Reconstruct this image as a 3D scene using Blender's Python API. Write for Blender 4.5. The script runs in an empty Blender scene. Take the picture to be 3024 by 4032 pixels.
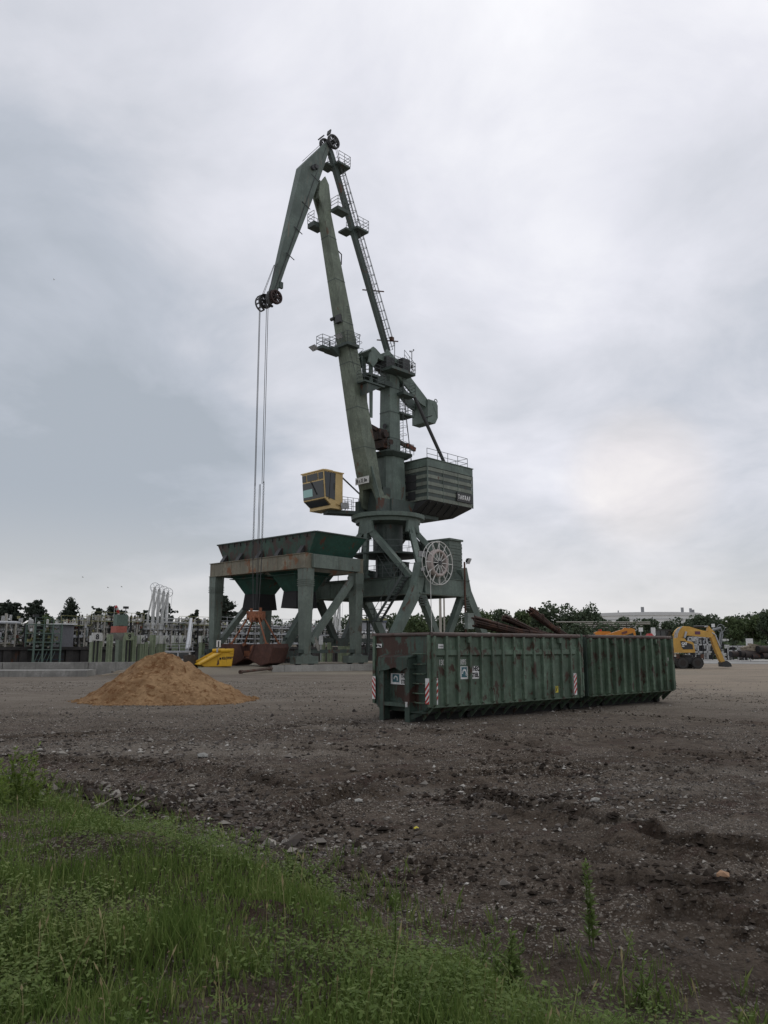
import bpy, math, random
import numpy as np
from mathutils import Vector, Matrix
random.seed(7); np.random.seed(7)
R=math.radians
scene=bpy.context.scene; col=scene.collection
# ------------------------------------------------------------------ camera
F=3030.0; TH=math.atan(530/F); CAMZ=2.05
cd=bpy.data.cameras.new('camera'); cam=bpy.data.objects.new('camera',cd); col.objects.link(cam)
cam.location=(0,0,CAMZ); cam.rotation_euler=(math.pi/2+TH,0,0)
cd.sensor_fit='VERTICAL'; cd.sensor_height=36.0; cd.lens=36.0*F/4032; cd.clip_start=.1; cd.clip_end=6000
scene.camera=cam
# ------------------------------------------------------------------ world: overcast cloud layer over a Nishita sky
SUN_EL,SUN_AZ=R(52),R(38)          # azimuth measured from +Y towards +X
w=bpy.data.worlds.new('World'); scene.world=w; w.use_nodes=True
nt=w.node_tree; N=nt.nodes; Lk=nt.links; N.clear()
def nd(t,**k):
    n=N.new(t)
    for a,b in k.items(): setattr(n,a,b)
    return n
out=nd('ShaderNodeOutputWorld'); bg=nd('ShaderNodeBackground'); bg.inputs[1].default_value=.1
Lk.new(bg.outputs[0],out.inputs[0])
sky=nd('ShaderNodeTexSky',sky_type='NISHITA'); sky.sun_disc=False; sky.sun_elevation=SUN_EL; sky.sun_rotation=SUN_AZ
tc=nd('ShaderNodeTexCoord')
nrm=nd('ShaderNodeVectorMath',operation='NORMALIZE'); Lk.new(tc.outputs['Generated'],nrm.inputs[0])
sep=nd('ShaderNodeSeparateXYZ'); Lk.new(nrm.outputs[0],sep.inputs[0])
def math_(op,a,b=None,c=None,clamp=False):
    n=nd('ShaderNodeMath',operation=op); n.use_clamp=clamp
    for i,v in enumerate((a,b,c)):
        if v is None: continue
        if isinstance(v,(int,float)): n.inputs[i].default_value=v
        else: Lk.new(v,n.inputs[i])
    return n.outputs[0]
zc=math_('ADD',math_('MAXIMUM',sep.outputs[2],0.0),.34)
pj=nd('ShaderNodeCombineXYZ'); Lk.new(math_('DIVIDE',sep.outputs[0],zc),pj.inputs[0]); Lk.new(math_('DIVIDE',sep.outputs[1],zc),pj.inputs[1])
def noise(vec,scale,detail,rough,off,dist=0.):
    mp=nd('ShaderNodeMapping'); mp.inputs['Location'].default_value=off; Lk.new(vec,mp.inputs[0])
    n=nd('ShaderNodeTexNoise'); n.inputs['Scale'].default_value=scale; n.inputs['Detail'].default_value=detail
    n.inputs['Roughness'].default_value=rough; n.inputs['Distortion'].default_value=dist
    Lk.new(mp.outputs[0],n.inputs['Vector']); return n.outputs[0]
n1=noise(pj.outputs[0],.95,6,.52,(3.1,1.7,0),.25)
n2=noise(pj.outputs[0],3.1,7,.58,(7.3,4.2,2),.35)
n3=noise(pj.outputs[0],.35,3,.5,(1.2,9.4,5),.0)
def dirpx(px,py):
    u=(px-1512)/F; v=(2016-py)/F; c,s=math.cos(TH),math.sin(TH)
    d=Vector((u,c-v*s,s+v*c)); d.normalize(); return d
def blob(px,py,inner,outer):
    d=nd('ShaderNodeVectorMath',operation='DOT_PRODUCT'); Lk.new(nrm.outputs[0],d.inputs[0]); d.inputs[1].default_value=dirpx(px,py)
    m=nd('ShaderNodeMapRange',interpolation_type='SMOOTHERSTEP'); Lk.new(d.outputs['Value'],m.inputs[0])
    m.inputs[1].default_value=math.cos(R(outer)); m.inputs[2].default_value=math.cos(R(inner)); return m.outputs[0]
lum=math_('MULTIPLY_ADD',n1,1.0,.03)            # about .52 on average
lum=math_('ADD',lum,math_('MULTIPLY_ADD',n2,.58,-.29))
lum=math_('ADD',lum,math_('MULTIPLY_ADD',n3,.22,-.11))
for px,py,i,o,a in ((2250,100,0,26,.20),(1750,800,0,12,-.08),(150,1500,0,20,-.19),(300,1950,0,14,-.13),(1750,1250,0,9,-.05),(2950,950,0,15,-.12),(2700,450,0,10,-.07),(1500,80,0,9,-.05),(2520,1885,0,6,.04),
                    (2850,2080,0,7,-.09),(1900,1500,0,14,.06),(400,2330,0,10,.07),(1700,2300,0,13,.08)):
    lum=math_('ADD',lum,math_('MULTIPLY',blob(px,py,i,o),a))
lum=math_('MAXIMUM',lum,.2)
cr=nd('ShaderNodeValToRGB'); Lk.new(lum,cr.inputs[0])
e=cr.color_ramp.elements; e[0].position=.18; e[0].color=(.33,.365,.41,1); e[1].position=.86; e[1].color=(.80,.80,.83,1)
for p,c in ((.36,(.42,.45,.505,1)),(.50,(.535,.55,.60,1)),(.66,(.65,.655,.71,1))):
    x=cr.color_ramp.elements.new(p); x.color=c
wg=nd('ShaderNodeMixRGB',blend_type='MULTIPLY'); Lk.new(blob(2520,1885,0,6.5),wg.inputs[0]); Lk.new(cr.outputs[0],wg.inputs[1]); wg.inputs[2].default_value=(1.03,.985,.93,1)
# warm paler band low over the horizon
hz=nd('ShaderNodeMapRange',interpolation_type='SMOOTHSTEP'); Lk.new(sep.outputs[2],hz.inputs[0]); hz.inputs[1].default_value=.20; hz.inputs[2].default_value=.0
mw=nd('ShaderNodeMixRGB',blend_type='MIX'); Lk.new(math_('MULTIPLY',hz.outputs[0],.62),mw.inputs[0]); Lk.new(wg.outputs[0],mw.inputs[1]); mw.inputs[2].default_value=(.60,.585,.56,1)
sc10=nd('ShaderNodeVectorMath',operation='SCALE'); Lk.new(mw.outputs[0],sc10.inputs[0]); sc10.inputs['Scale'].default_value=10.
mx=nd('ShaderNodeMixRGB'); mx.inputs[0].default_value=.97; Lk.new(sky.outputs[0],mx.inputs[1]); Lk.new(sc10.outputs[0],mx.inputs[2]); Lk.new(mx.outputs[0],bg.inputs[0])
# ------------------------------------------------------------------ sun behind cloud
sd=bpy.data.lights.new('sun','SUN'); sd.energy=.55; sd.angle=R(28); sd.color=(1,.96,.9)
so=bpy.data.objects.new('sun',sd); col.objects.link(so)
sdir=Vector((math.sin(SUN_AZ)*math.cos(SUN_EL),math.cos(SUN_AZ)*math.cos(SUN_EL),math.sin(SUN_EL)))
so.rotation_euler=sdir.to_track_quat('Z','Y').to_euler()
vs=scene.view_settings; vs.view_transform='Standard'; vs.look='None'; vs.exposure=.3; vs.gamma=1
scene.render.engine='CYCLES'; cy=scene.cycles; cy.max_bounces=5; cy.diffuse_bounces=3; cy.glossy_bounces=2; cy.transmission_bounces=3; cy.transparent_max_bounces=6
cy.use_denoising=True; cy.caustics_reflective=False; cy.caustics_refractive=False

# ------------------------------------------------------------------ survey helpers: rays of the photograph's camera met with real planes
_c,_s=math.cos(TH),math.sin(TH)
def ray(px,py):
    u=(px-1512)/F; v=(2016-py)/F; return np.array([u,_c-v*_s,_s+v*_c])
CAMP=np.array([0,0,CAMZ])
def at(px,py,Y):
    r=ray(px,py); return Vector(CAMP+r*(Y/r[1]))
def onz(px,py,z=0.):
    r=ray(px,py); return Vector(CAMP+r*((z-CAMZ)/r[2]))
PHI=R(48); UR=Vector((math.cos(PHI),math.sin(PHI),0)); NL=Vector((-math.sin(PHI),math.cos(PHI),0))
CX_,CY_=.396,76.991; QZ=.5; CC=Vector((CX_,CY_,0))
def ongrid(px,py,n):                         # point on the vertical plane n metres waterside of the crane axis -> (t along rails, z)
    r=ray(px,py); o=Vector((0,0,CAMZ))-CC; rv=Vector(r)
    k=(n-o.dot(NL))/rv.dot(NL); p=Vector((0,0,CAMZ))+rv*k
    return (p-CC).dot(UR),p.z
# ------------------------------------------------------------------ materials
MATS={}
def newmat(name):
    m=bpy.data.materials.new(name); m.use_nodes=True; t=m.node_tree; b=t.nodes['Principled BSDF']; return m,t,b
def mixn(t,fac,a,b,blend='MIX'):
    n=t.nodes.new('ShaderNodeMixRGB'); n.blend_type=blend
    for i,v in enumerate((fac,a,b)):
        if isinstance(v,(int,float)): n.inputs[i].default_value=v
        elif isinstance(v,tuple): n.inputs[i].default_value=v if len(v)==4 else v+(1,)
        else: t.links.new(v,n.inputs[i])
    return n.outputs[0]
def tnoise(t,vec,scale,detail=4,rough=.55,sc=(1,1,1),dist=0):
    mp=t.nodes.new('ShaderNodeMapping'); mp.inputs['Scale'].default_value=sc; t.links.new(vec,mp.inputs[0])
    n=t.nodes.new('ShaderNodeTexNoise'); n.inputs['Scale'].default_value=scale; n.inputs['Detail'].default_value=detail
    n.inputs['Roughness'].default_value=rough; n.inputs['Distortion'].default_value=dist; t.links.new(mp.outputs[0],n.inputs['Vector']); return n.outputs[0]
def ramp(t,v,a,b):
    n=t.nodes.new('ShaderNodeMapRange'); n.interpolation_type='SMOOTHSTEP'; t.links.new(v,n.inputs[0]); n.inputs[1].default_value=a; n.inputs[2].default_value=b; return n.outputs[0]
def mul(c,k): return tuple(min(1,x*k) for x in c)
RUST=(.105,.045,.024)
def paint(name,base,rough=.6,rust=0.,rscale=1.2,streak=.25,var=.3,bump=.15,rustcol=RUST,metal=0.,vs=.6,rust2=(.05,.03,.024),spec=.35,dent=0.):
    if name in MATS: return MATS[name]
    m,t,b=newmat(name); tc=t.nodes.new('ShaderNodeTexCoord').outputs['Object']
    c=mixn(t,ramp(t,tnoise(t,tc,vs,6,.65),.36,.64),mul(base,1-var),mul(base,1+var))
    c=mixn(t,ramp(t,tnoise(t,tc,9*vs,4,.7),.35,.7),c,mul(base,1-.5*var))
    if streak:
        s=tnoise(t,tc,1.0,5,.6,(5,5,.35)); f=t.nodes.new('ShaderNodeMath'); f.operation='MULTIPLY'; f.inputs[1].default_value=streak; t.links.new(ramp(t,s,.48,.72),f.inputs[0])
        c=mixn(t,f.outputs[0],c,mul(base,.45))
    if rust>0:
        rn=tnoise(t,tc,rscale,8,.68,(1,1,.6),.4); rf=ramp(t,rn,.66-.3*rust,.71-.3*rust)
        rc=mixn(t,tnoise(t,tc,6,4,.7),rustcol,rust2)
        c=mixn(t,rf,c,rc)
        s2=tnoise(t,tc,2.2*rscale,6,.65,(4,4,.3)); rf2=ramp(t,s2,.64-.2*rust,.72-.2*rust); f2=t.nodes.new('ShaderNodeMath'); f2.operation='MULTIPLY'; f2.inputs[1].default_value=.65; t.links.new(rf2,f2.inputs[0])
        c=mixn(t,f2.outputs[0],c,rustcol)
    t.links.new(c,b.inputs['Base Color']); b.inputs['Roughness'].default_value=rough; b.inputs['Metallic'].default_value=metal
    b.inputs['Specular IOR Level'].default_value=spec
    if bump:
        bn=t.nodes.new('ShaderNodeBump'); bn.inputs['Strength'].default_value=bump; bn.inputs['Distance'].default_value=.02
        t.links.new(tnoise(t,tc,14,5,.65),bn.inputs['Height']); t.links.new(bn.outputs[0],b.inputs['Normal'])
        if dent:
            b2=t.nodes.new('ShaderNodeBump'); b2.inputs['Strength'].default_value=dent; b2.inputs['Distance'].default_value=.12; t.links.new(tnoise(t,tc,1.6,2,.4),b2.inputs['Height']); t.links.new(b2.outputs[0],bn.inputs['Normal'])
    MATS[name]=m; return m
def leafmat(name,cols,trans=.25,rough=.6):
    m,t,b=newmat(name); g=t.nodes.new('ShaderNodeNewGeometry'); tc=t.nodes.new('ShaderNodeTexCoord').outputs['Object']
    r=t.nodes.new('ShaderNodeValToRGB'); el=r.color_ramp.elements
    el[0].position=0; el[0].color=cols[0]+(1,); el[1].position=1; el[1].color=cols[-1]+(1,)
    for i,c in enumerate(cols[1:-1]): x=el.new((i+1)/(len(cols)-1)); x.color=c+(1,)
    ad=t.nodes.new('ShaderNodeMath'); ad.operation='MULTIPLY_ADD'; ad.inputs[1].default_value=.5; t.links.new(g.outputs['Random Per Island'],ad.inputs[0])
    nn=tnoise(t,tc,.55,4,.6); n2=t.nodes.new('ShaderNodeMath'); n2.operation='MULTIPLY_ADD'; n2.inputs[1].default_value=1.2; n2.inputs[2].default_value=-.35; t.links.new(nn,n2.inputs[0])
    t.links.new(n2.outputs[0],ad.inputs[2]); t.links.new(ad.outputs[0],r.inputs[0])
    t.links.new(r.outputs[0],b.inputs['Base Color']); b.inputs['Roughness'].default_value=rough; b.inputs['Specular IOR Level'].default_value=.1
    if trans:
        tr=t.nodes.new('ShaderNodeBsdfTranslucent'); t.links.new(r.outputs[0],tr.inputs[0]); ms=t.nodes.new('ShaderNodeMixShader'); ms.inputs[0].default_value=trans
        t.links.new(b.outputs[0],ms.inputs[1]); t.links.new(tr.outputs[0],ms.inputs[2]); t.links.new(ms.outputs[0],t.nodes['Material Output'].inputs[0])
    MATS[name]=m; return m
def flat(name,c,rough=.6,metal=0,spec=.4):
    if name in MATS: return MATS[name]
    m,t,b=newmat(name); tc=t.nodes.new('ShaderNodeTexCoord').outputs['Object']
    cc=mixn(t,ramp(t,tnoise(t,tc,7,5,.65),.3,.75),mul(c,.8),mul(c,1.1)); t.links.new(cc,b.inputs['Base Color'])
    b.inputs['Roughness'].default_value=rough; b.inputs['Metallic'].default_value=metal; b.inputs['Specular IOR Level'].default_value=spec; MATS[name]=m; return m
GREEN=(.108,.142,.12)
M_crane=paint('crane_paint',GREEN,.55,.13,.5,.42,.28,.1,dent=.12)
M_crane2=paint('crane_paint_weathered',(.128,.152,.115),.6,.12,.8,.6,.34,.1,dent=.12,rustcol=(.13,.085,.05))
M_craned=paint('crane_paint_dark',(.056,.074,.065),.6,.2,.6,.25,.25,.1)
M_beak=paint('beak_paint',(.085,.11,.094),.55,.22,.5,.3,.3,.1,rustcol=(.17,.135,.105),rust2=(.12,.075,.05))
M_rail=flat('railing_steel',(.085,.1,.095),.6)
M_steel=flat('dark_steel',(.035,.036,.036),.55)
M_rope=flat('wire_rope',(.05,.05,.05),.6)
M_black=flat('black_rubber',(.012,.012,.013),.7)
M_rusty=paint('rusty_steel',(.085,.045,.032),.85,.4,1.4,.3,.4,.3,rustcol=(.12,.06,.035))
M_rustred=paint('rusty_red_lead',(.16,.06,.04),.8,.4,1.5,.3,.35,.2)
M_rustor=paint('rusty_orange_grab',(.26,.105,.055),.8,.45,1.6,.3,.35,.25,rustcol=(.13,.05,.03))
M_grab=paint('grab_shell_rust',(.072,.034,.026),.75,.4,1.2,.35,.4,.2,rustcol=(.12,.05,.032),rust2=(.035,.022,.02))
M_white=flat('white_paint',(.72,.72,.70),.5)
M_offw=flat('dirty_white',(.55,.55,.52),.7)
M_letter=flat('letter_white',(.8,.8,.78),.5)
M_ink=flat('black_ink',(.015,.015,.017),.6)
M_red=flat('signal_red',(.42,.035,.03),.5)
M_yellow=paint('bright_yellow_paint',(.62,.36,.02),.45,.1,1.4,.12,.15,.06)
M_cab=paint('cab_yellow',(.60,.44,.20),.5,.06,.8,.15,.12,.05)
M_cat=paint('excavator_yellow',(.56,.33,.075),.5,.12,1.2,.2,.2,.08)
M_teal=flat('teal_print',(.05,.14,.16),.5)
M_glass=None
def glass(name,c=(.03,.035,.04)):
    m,t,b=newmat(name); b.inputs['Base Color'].default_value=c+(1,); b.inputs['Roughness'].default_value=.08; b.inputs['Specular IOR Level'].default_value=.5; MATS[name]=m; return m
M_glass=glass('dark_glass',(.035,.04,.041)); M_screen=glass('pale_reflective_pane',(.30,.50,.47))
M_conc=paint('concrete',(.34,.33,.30),.9,0,1,.3,.2,.3,vs=.9)
M_concd=paint('weathered_concrete',(.25,.245,.225),.9,0,1,.45,.3,.3,vs=.8)
M_cont=paint('container_green',(.10,.145,.102),.6,.36,3.2,.5,.36,.25,rustcol=(.072,.043,.029),rust2=(.05,.034,.026),vs=.9,dent=.8)
M_cont2=paint('container_green_darker',(.080,.122,.080),.6,.36,2.6,.6,.4,.25,rustcol=(.06,.038,.026),rust2=(.04,.026,.018),vs=.9,dent=.8)
M_contfront=paint('container_front_rusty',(.07,.11,.085),.65,.62,1.3,.4,.35,.25,rustcol=(.062,.032,.021),rust2=(.035,.02,.016),vs=.9)
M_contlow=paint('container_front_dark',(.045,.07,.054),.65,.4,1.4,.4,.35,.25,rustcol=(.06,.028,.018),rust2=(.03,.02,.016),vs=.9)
M_rim=paint('rusty_rim',(.108,.083,.072),.75,.35,3,.1,.35,.25,rustcol=(.085,.045,.034))
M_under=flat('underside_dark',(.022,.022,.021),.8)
M_bin=paint('hopper_green',(.028,.068,.048),.55,.6,1.3,.45,.4,.15,rustcol=(.055,.032,.024),rust2=(.03,.022,.018))
M_bing=paint('hopper_green_clean',(.024,.072,.054),.55,.2,.9,.3,.3,.15)
M_beamw=paint('hopper_beam_weathered',(.185,.17,.125),.65,.30,.6,.4,.3,.15,rustcol=(.20,.085,.035),rust2=(.14,.075,.04))
M_hleg=paint('hopper_leg_paint',(.135,.165,.14),.6,.25,.7,.3,.25,.12,rustcol=(.11,.07,.045))
M_rebar=paint('rebar_rust',(.052,.031,.024),.85,.4,3,.2,.4,.3)
M_wood=paint('old_timber',(.30,.255,.19),.9,0,1,.3,.3,.2)
M_bark=paint('bark',(.055,.045,.036),.95,0,1,.4,.3,.4)
M_pile=paint('pale_green_steel',(.225,.265,.17),.7,.2,.8,.4,.3,.12)
M_pipe=flat('grey_pipe',(.43,.43,.42),.5)
M_pipeb=flat('beige_pipe',(.37,.35,.30),.6)
M_oliv=flat('olive_yellow_steel',(.26,.25,.11),.6)
M_grn=flat('scaffold_green',(.12,.17,.14),.6)
M_dkstruct=flat('dark_jetty_steel',(.028,.028,.03),.8)
M_brown=paint('sheet_pile_brown',(.05,.046,.043),.9,.12,.5,.5,.3,.3)
M_galv=flat('galvanised_steel',(.42,.43,.44),.5)
M_tank=paint('tank_white',(.66,.67,.65),.7,0,1,.2,.06,.0,vs=.1)
M_orange=paint('machine_orange',(.55,.22,.03),.45,.06,1,.1,.12,.05)

# ------------------------------------------------------------------ mesh builder
class MB:
    def __init__(s): s.v=[]; s.f=[]; s.m=[]; s.sm=[]
    def add(s,vs_,fs,m=0,smooth=False):
        o=len(s.v); s.v+=[tuple(v) for v in vs_]
        for f in fs: s.f.append([o+i for i in f]); s.m.append(m); s.sm.append(smooth)
        return s
    def box(s,c,sz,rz=0,m=0,rot=None):
        x,y,z=sz[0]/2,sz[1]/2,sz[2]/2
        pts=[Vector((a*x,b*y,d*z)) for d in (-1,1) for b in (-1,1) for a in (-1,1)]
        M=rot if rot is not None else Matrix.Rotation(rz,3,'Z')
        return s.add([M@p+Vector(c) for p in pts],[(0,2,3,1),(4,5,7,6),(0,1,5,4),(2,6,7,3),(0,4,6,2),(1,3,7,5)],m)
    def b2(s,a,b,m=0):                        # box from two corners
        c=[(p+q)/2 for p,q in zip(a,b)]; return s.box(c,[abs(q-p) for p,q in zip(a,b)],m=m)
    def beam(s,p,q,w,h,w2=None,h2=None,up=(0,0,1),m=0):
        p=Vector(p); q=Vector(q); d=(q-p).normalized(); up=Vector(up)
        if abs(d.dot(up))>.98: up=Vector((0,1,0)) if abs(d.y)<.9 else Vector((1,0,0))
        sd_=d.cross(up).normalized(); u=sd_.cross(d).normalized(); w2=w if w2 is None else w2; h2=h if h2 is None else h2
        pts=[p+sd_*a*w/2+u*b*h/2 for a,b in ((-1,-1),(1,-1),(1,1),(-1,1))]+[q+sd_*a*w2/2+u*b*h2/2 for a,b in ((-1,-1),(1,-1),(1,1),(-1,1))]
        return s.add(pts,[(3,2,1,0),(4,5,6,7),(0,1,5,4),(1,2,6,5),(2,3,7,6),(3,0,4,7)],m)
    def tube(s,p,q,r,n=8,r2=None,m=0,caps=True):
        p=Vector(p); q=Vector(q); d=(q-p).normalized(); a=d.orthogonal().normalized(); b=d.cross(a); r2=r if r2 is None else r2
        vs_=[]
        for c,rr in ((p,r),(q,r2)):
            for i in range(n):
                t=2*math.pi*i/n; vs_.append(c+a*rr*math.cos(t)+b*rr*math.sin(t))
        s.add(vs_,[(i,(i+1)%n,n+(i+1)%n,n+i) for i in range(n)],m,n>5)
        if caps: s.add(vs_,[tuple(reversed(range(n))),tuple(range(n,2*n))],m)
        return s
    def path(s,pts,r,n=4,m=0):
        for a,b in zip(pts[:-1],pts[1:]): s.tube(a,b,r,n,m=m)
        return s
    def prism(s,poly,off,m=0):                # planar polygon extruded along off
        n=len(poly); off=Vector(off); P=[Vector(p) for p in poly]
        nn=Vector((0,0,0))
        for i in range(n): nn+=P[i].cross(P[(i+1)%n])
        if nn.dot(off)>0: P=P[::-1]
        vs_=P+[p+off for p in P]
        return s.add(vs_,[tuple(range(n)),tuple(reversed(range(n,2*n)))]+[(i,n+i,n+(i+1)%n,(i+1)%n) for i in range(n)],m)
    def loft(s,rings,m=0,smooth=False,caps=True):
        n=len(rings[0]); vs_=[p for r_ in rings for p in r_]; fs=[]
        for k in range(len(rings)-1):
            for i in range(n): fs.append((k*n+i,k*n+(i+1)%n,(k+1)*n+(i+1)%n,(k+1)*n+i))
        if caps: fs+= [tuple(reversed(range(n))),tuple(range((len(rings)-1)*n,len(rings)*n))]
        return s.add(vs_,fs,m,smooth)
    def lathe(s,c,prof,n=32,axis=(0,0,1),m=0,smooth=True):
        c=Vector(c); ax=Vector(axis).normalized(); a=ax.orthogonal().normalized(); b=ax.cross(a)
        rings=[[c+ax*z+a*r*math.cos(2*math.pi*i/n)+b*r*math.sin(2*math.pi*i/n) for i in range(n)] for r,z in prof]
        vs_=[p for r_ in rings for p in r_]
        for k in range(len(rings)-1):
            sm=smooth and abs(prof[k][0]-prof[k+1][0])<abs(prof[k][1]-prof[k+1][1])*3
            s.add(rings[k]+rings[k+1],[(i,(i+1)%n,n+(i+1)%n,n+i) for i in range(n)],m,sm)
        if prof[0][0]>1e-4: s.add(rings[0],[tuple(reversed(range(n)))],m)
        if prof[-1][0]>1e-4: s.add(rings[-1],[tuple(range(n))],m)
        return s
    def ring(s,c,r,axis,t,n=28,k=6,m=0):      # torus
        c=Vector(c); ax=Vector(axis).normalized(); a=ax.orthogonal().normalized(); b=ax.cross(a); vs_=[]
        for i in range(n):
            T=2*math.pi*i/n; rad=a*math.cos(T)+b*math.sin(T)
            for j in range(k):
                J=2*math.pi*j/k; vs_.append(c+rad*(r+t*math.cos(J))+ax*t*math.sin(J))
        return s.add(vs_,[(i*k+j,((i+1)%n)*k+j,((i+1)%n)*k+(j+1)%k,i*k+(j+1)%k) for i in range(n) for j in range(k)],m,True)
    def railing(s,pts,h=1.1,r=.028,step=1.4,rows=3,m=0):
        pts=[Vector(p) for p in pts]
        for k in range(rows):
            s.path([p+Vector((0,0,h*(k+1)/rows)) for p in pts],r,4,m)
        for a,b in zip(pts[:-1],pts[1:]):
            n=max(1,round((b-a).length/step))
            for i in range(n+1): p=a.lerp(b,i/n); s.tube(p,p+Vector((0,0,h)),r,4,m=m)
        return s
    def build(s,name,mats,parent=None,loc=None):
        me=bpy.data.meshes.new(name); me.from_pydata(s.v,[],s.f); 
        if not isinstance(mats,(list,tuple)): mats=[mats]
        for x in mats: me.materials.append(x)
        me.polygons.foreach_set('material_index',s.m); me.polygons.foreach_set('use_smooth',s.sm); me.update()
        o=bpy.data.objects.new(name,me); col.objects.link(o)
        if parent: o.parent=parent
        if loc is not None: o.location=loc
        return o
def npmesh(name,verts,faces,mats,parent=None,smooth=False,loc=None):     # faces: (n,k) array
    me=bpy.data.meshes.new(name); verts=np.asarray(verts,np.float32)
    if not isinstance(faces,list): faces=[faces]
    me.vertices.add(len(verts)); me.vertices.foreach_set('co',verts.ravel())
    lv=np.concatenate([f.ravel() for f in faces]).astype(np.int32); tot=np.concatenate([np.full(len(f),f.shape[1]) for f in faces]).astype(np.int32)
    me.loops.add(len(lv)); me.loops.foreach_set('vertex_index',lv); me.polygons.add(len(tot))
    st=np.concatenate([[0],np.cumsum(tot)[:-1]]).astype(np.int32); me.polygons.foreach_set('loop_start',st); me.polygons.foreach_set('loop_total',tot)
    me.polygons.foreach_set('use_smooth',np.full(len(tot),smooth))
    for x in (mats if isinstance(mats,(list,tuple)) else [mats]): me.materials.append(x)
    me.update(calc_edges=True); me.validate()
    o=bpy.data.objects.new(name,me); col.objects.link(o)
    if parent: o.parent=parent
    if loc is not None: o.location=loc
    return o
def thing(name,label,cat,loc=(0,0,0),rz=0,group=None):
    o=bpy.data.objects.new(name,None); col.objects.link(o); o.location=loc; o.rotation_euler=(0,0,rz); o.empty_display_size=.3
    return tag(o,label,cat,group)
def tag(o,label,cat,group=None):
    o['label']=label; o['category']=cat; o['kind']='thing'
    if group: o['group']=group
    return o
def kind(o,k):
    o['kind']=k; return o
def text(name,body,size,org,right,up,mat,parent=None,ext=.004,align='LEFT',xs=1.,bold=0.,sp=1.):
    cu=bpy.data.curves.new('txt','FONT'); cu.body=body; cu.size=size; cu.extrude=ext; cu.align_x=align; cu.offset=bold; cu.space_character=sp
    t=bpy.data.objects.new('txt',cu); me=bpy.data.meshes.new_from_object(t); bpy.data.objects.remove(t); bpy.data.curves.remove(cu)
    r=Vector(right).normalized(); u=Vector(up).normalized(); n=r.cross(u)
    M=Matrix(((r.x*xs,u.x,n.x,org[0]),(r.y*xs,u.y,n.y,org[1]),(r.z*xs,u.z,n.z,org[2]),(0,0,0,1)))
    me.transform(M); me.materials.clear(); me.materials.append(mat)
    o=bpy.data.objects.new(name,me); col.objects.link(o)
    if parent: o.parent=parent
    return o
# ------------------------------------------------------------------ numpy noise
def _h(ix,iy,sd_):
    n=(ix*374761393+iy*668265263+sd_*974711)&0xffffffff; n=((n^(n>>13))*1274126177)&0xffffffff; return ((n^(n>>16))&0xffff)/65535.
def vnoise(x,y,sd_=0):
    ix=np.floor(x).astype(np.int64); iy=np.floor(y).astype(np.int64); fx=x-ix; fy=y-iy; fx=fx*fx*(3-2*fx); fy=fy*fy*(3-2*fy)
    a=_h(ix,iy,sd_); b=_h(ix+1,iy,sd_); c=_h(ix,iy+1,sd_); d=_h(ix+1,iy+1,sd_)
    return (a*(1-fx)+b*fx)*(1-fy)+(c*(1-fx)+d*fx)*fy-.5
def fbm(x,y,o=4,sd_=0):
    r=0; a=1.
    for i in range(o): r=r+a*vnoise(x*2**i+17.3*i,y*2**i+5.1*i,sd_+i); a*=.5
    return r
def sstep(x): x=np.clip(x,0,1); return x*x*(3-2*x)
# ------------------------------------------------------------------ ground
TX=np.array([-40,-12,-8.5,-5.78,-3.86,-2.62,-1.47,-.61,-.02,.44,.95,1.7,2.6,5,40]); TY=np.array([15.6,14.6,13.9,12.6,10.7,9.5,8.45,7.5,6.7,6.0,5.25,4.75,4.4,3.6,2])
KP=np.array([-9.15,64.3]); KD=np.array([.885,.466]); KD/=np.linalg.norm(KD)
RUTS=[([(1850,3140),(1950,3165),(2100,3215),(2300,3245),(2500,3290)],.13,.15),([(2560,3320),(2700,3350),(2800,3370),(3060,3392)],.10,.15),([(1180,3200),(1500,3085),(2000,3062),(2250,3075)],.08,.18),
      ([(0,2990),(400,3010),(800,3040),(1150,3110)],.08,.25),([(2100,2890),(2500,2880),(2700,2900)],.07,.3),([(1150,2950),(1700,2965),(2200,2985)],.06,.26),([(2300,3480),(2600,3520),(2860,3540)],.07,.18),
      ([(1900,3020),(2300,3045),(2750,3065)],.08,.25),([(150,3140),(450,3170),(620,3200)],.08,.2),([(2150,2800),(2700,2830),(3060,2862)],.06,.35),([(1600,2880),(1900,2905),(2150,2950)],.06,.3),([(2450,2960),(2800,2985),(3080,2990)],.06,.3),
      ([(900,2880),(1300,2850),(1600,2875)],.05,.35),([(1700,3370),(1950,3340),(2200,3360),(2400,3400)],.05,.2),([(2650,3620),(2850,3640),(3060,3690)],.07,.16),([(600,2880),(300,2900),(0,2905)],.05,.35),([(2700,2740),(2900,2760),(3080,2765)],.04,.5)]
RUTW=[([onz(*p) for p in pts],d,wd) for pts,d,wd in RUTS]
def bankf(x,y): return sstep((np.interp(x,TX,TY)-y)/2.6)
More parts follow.
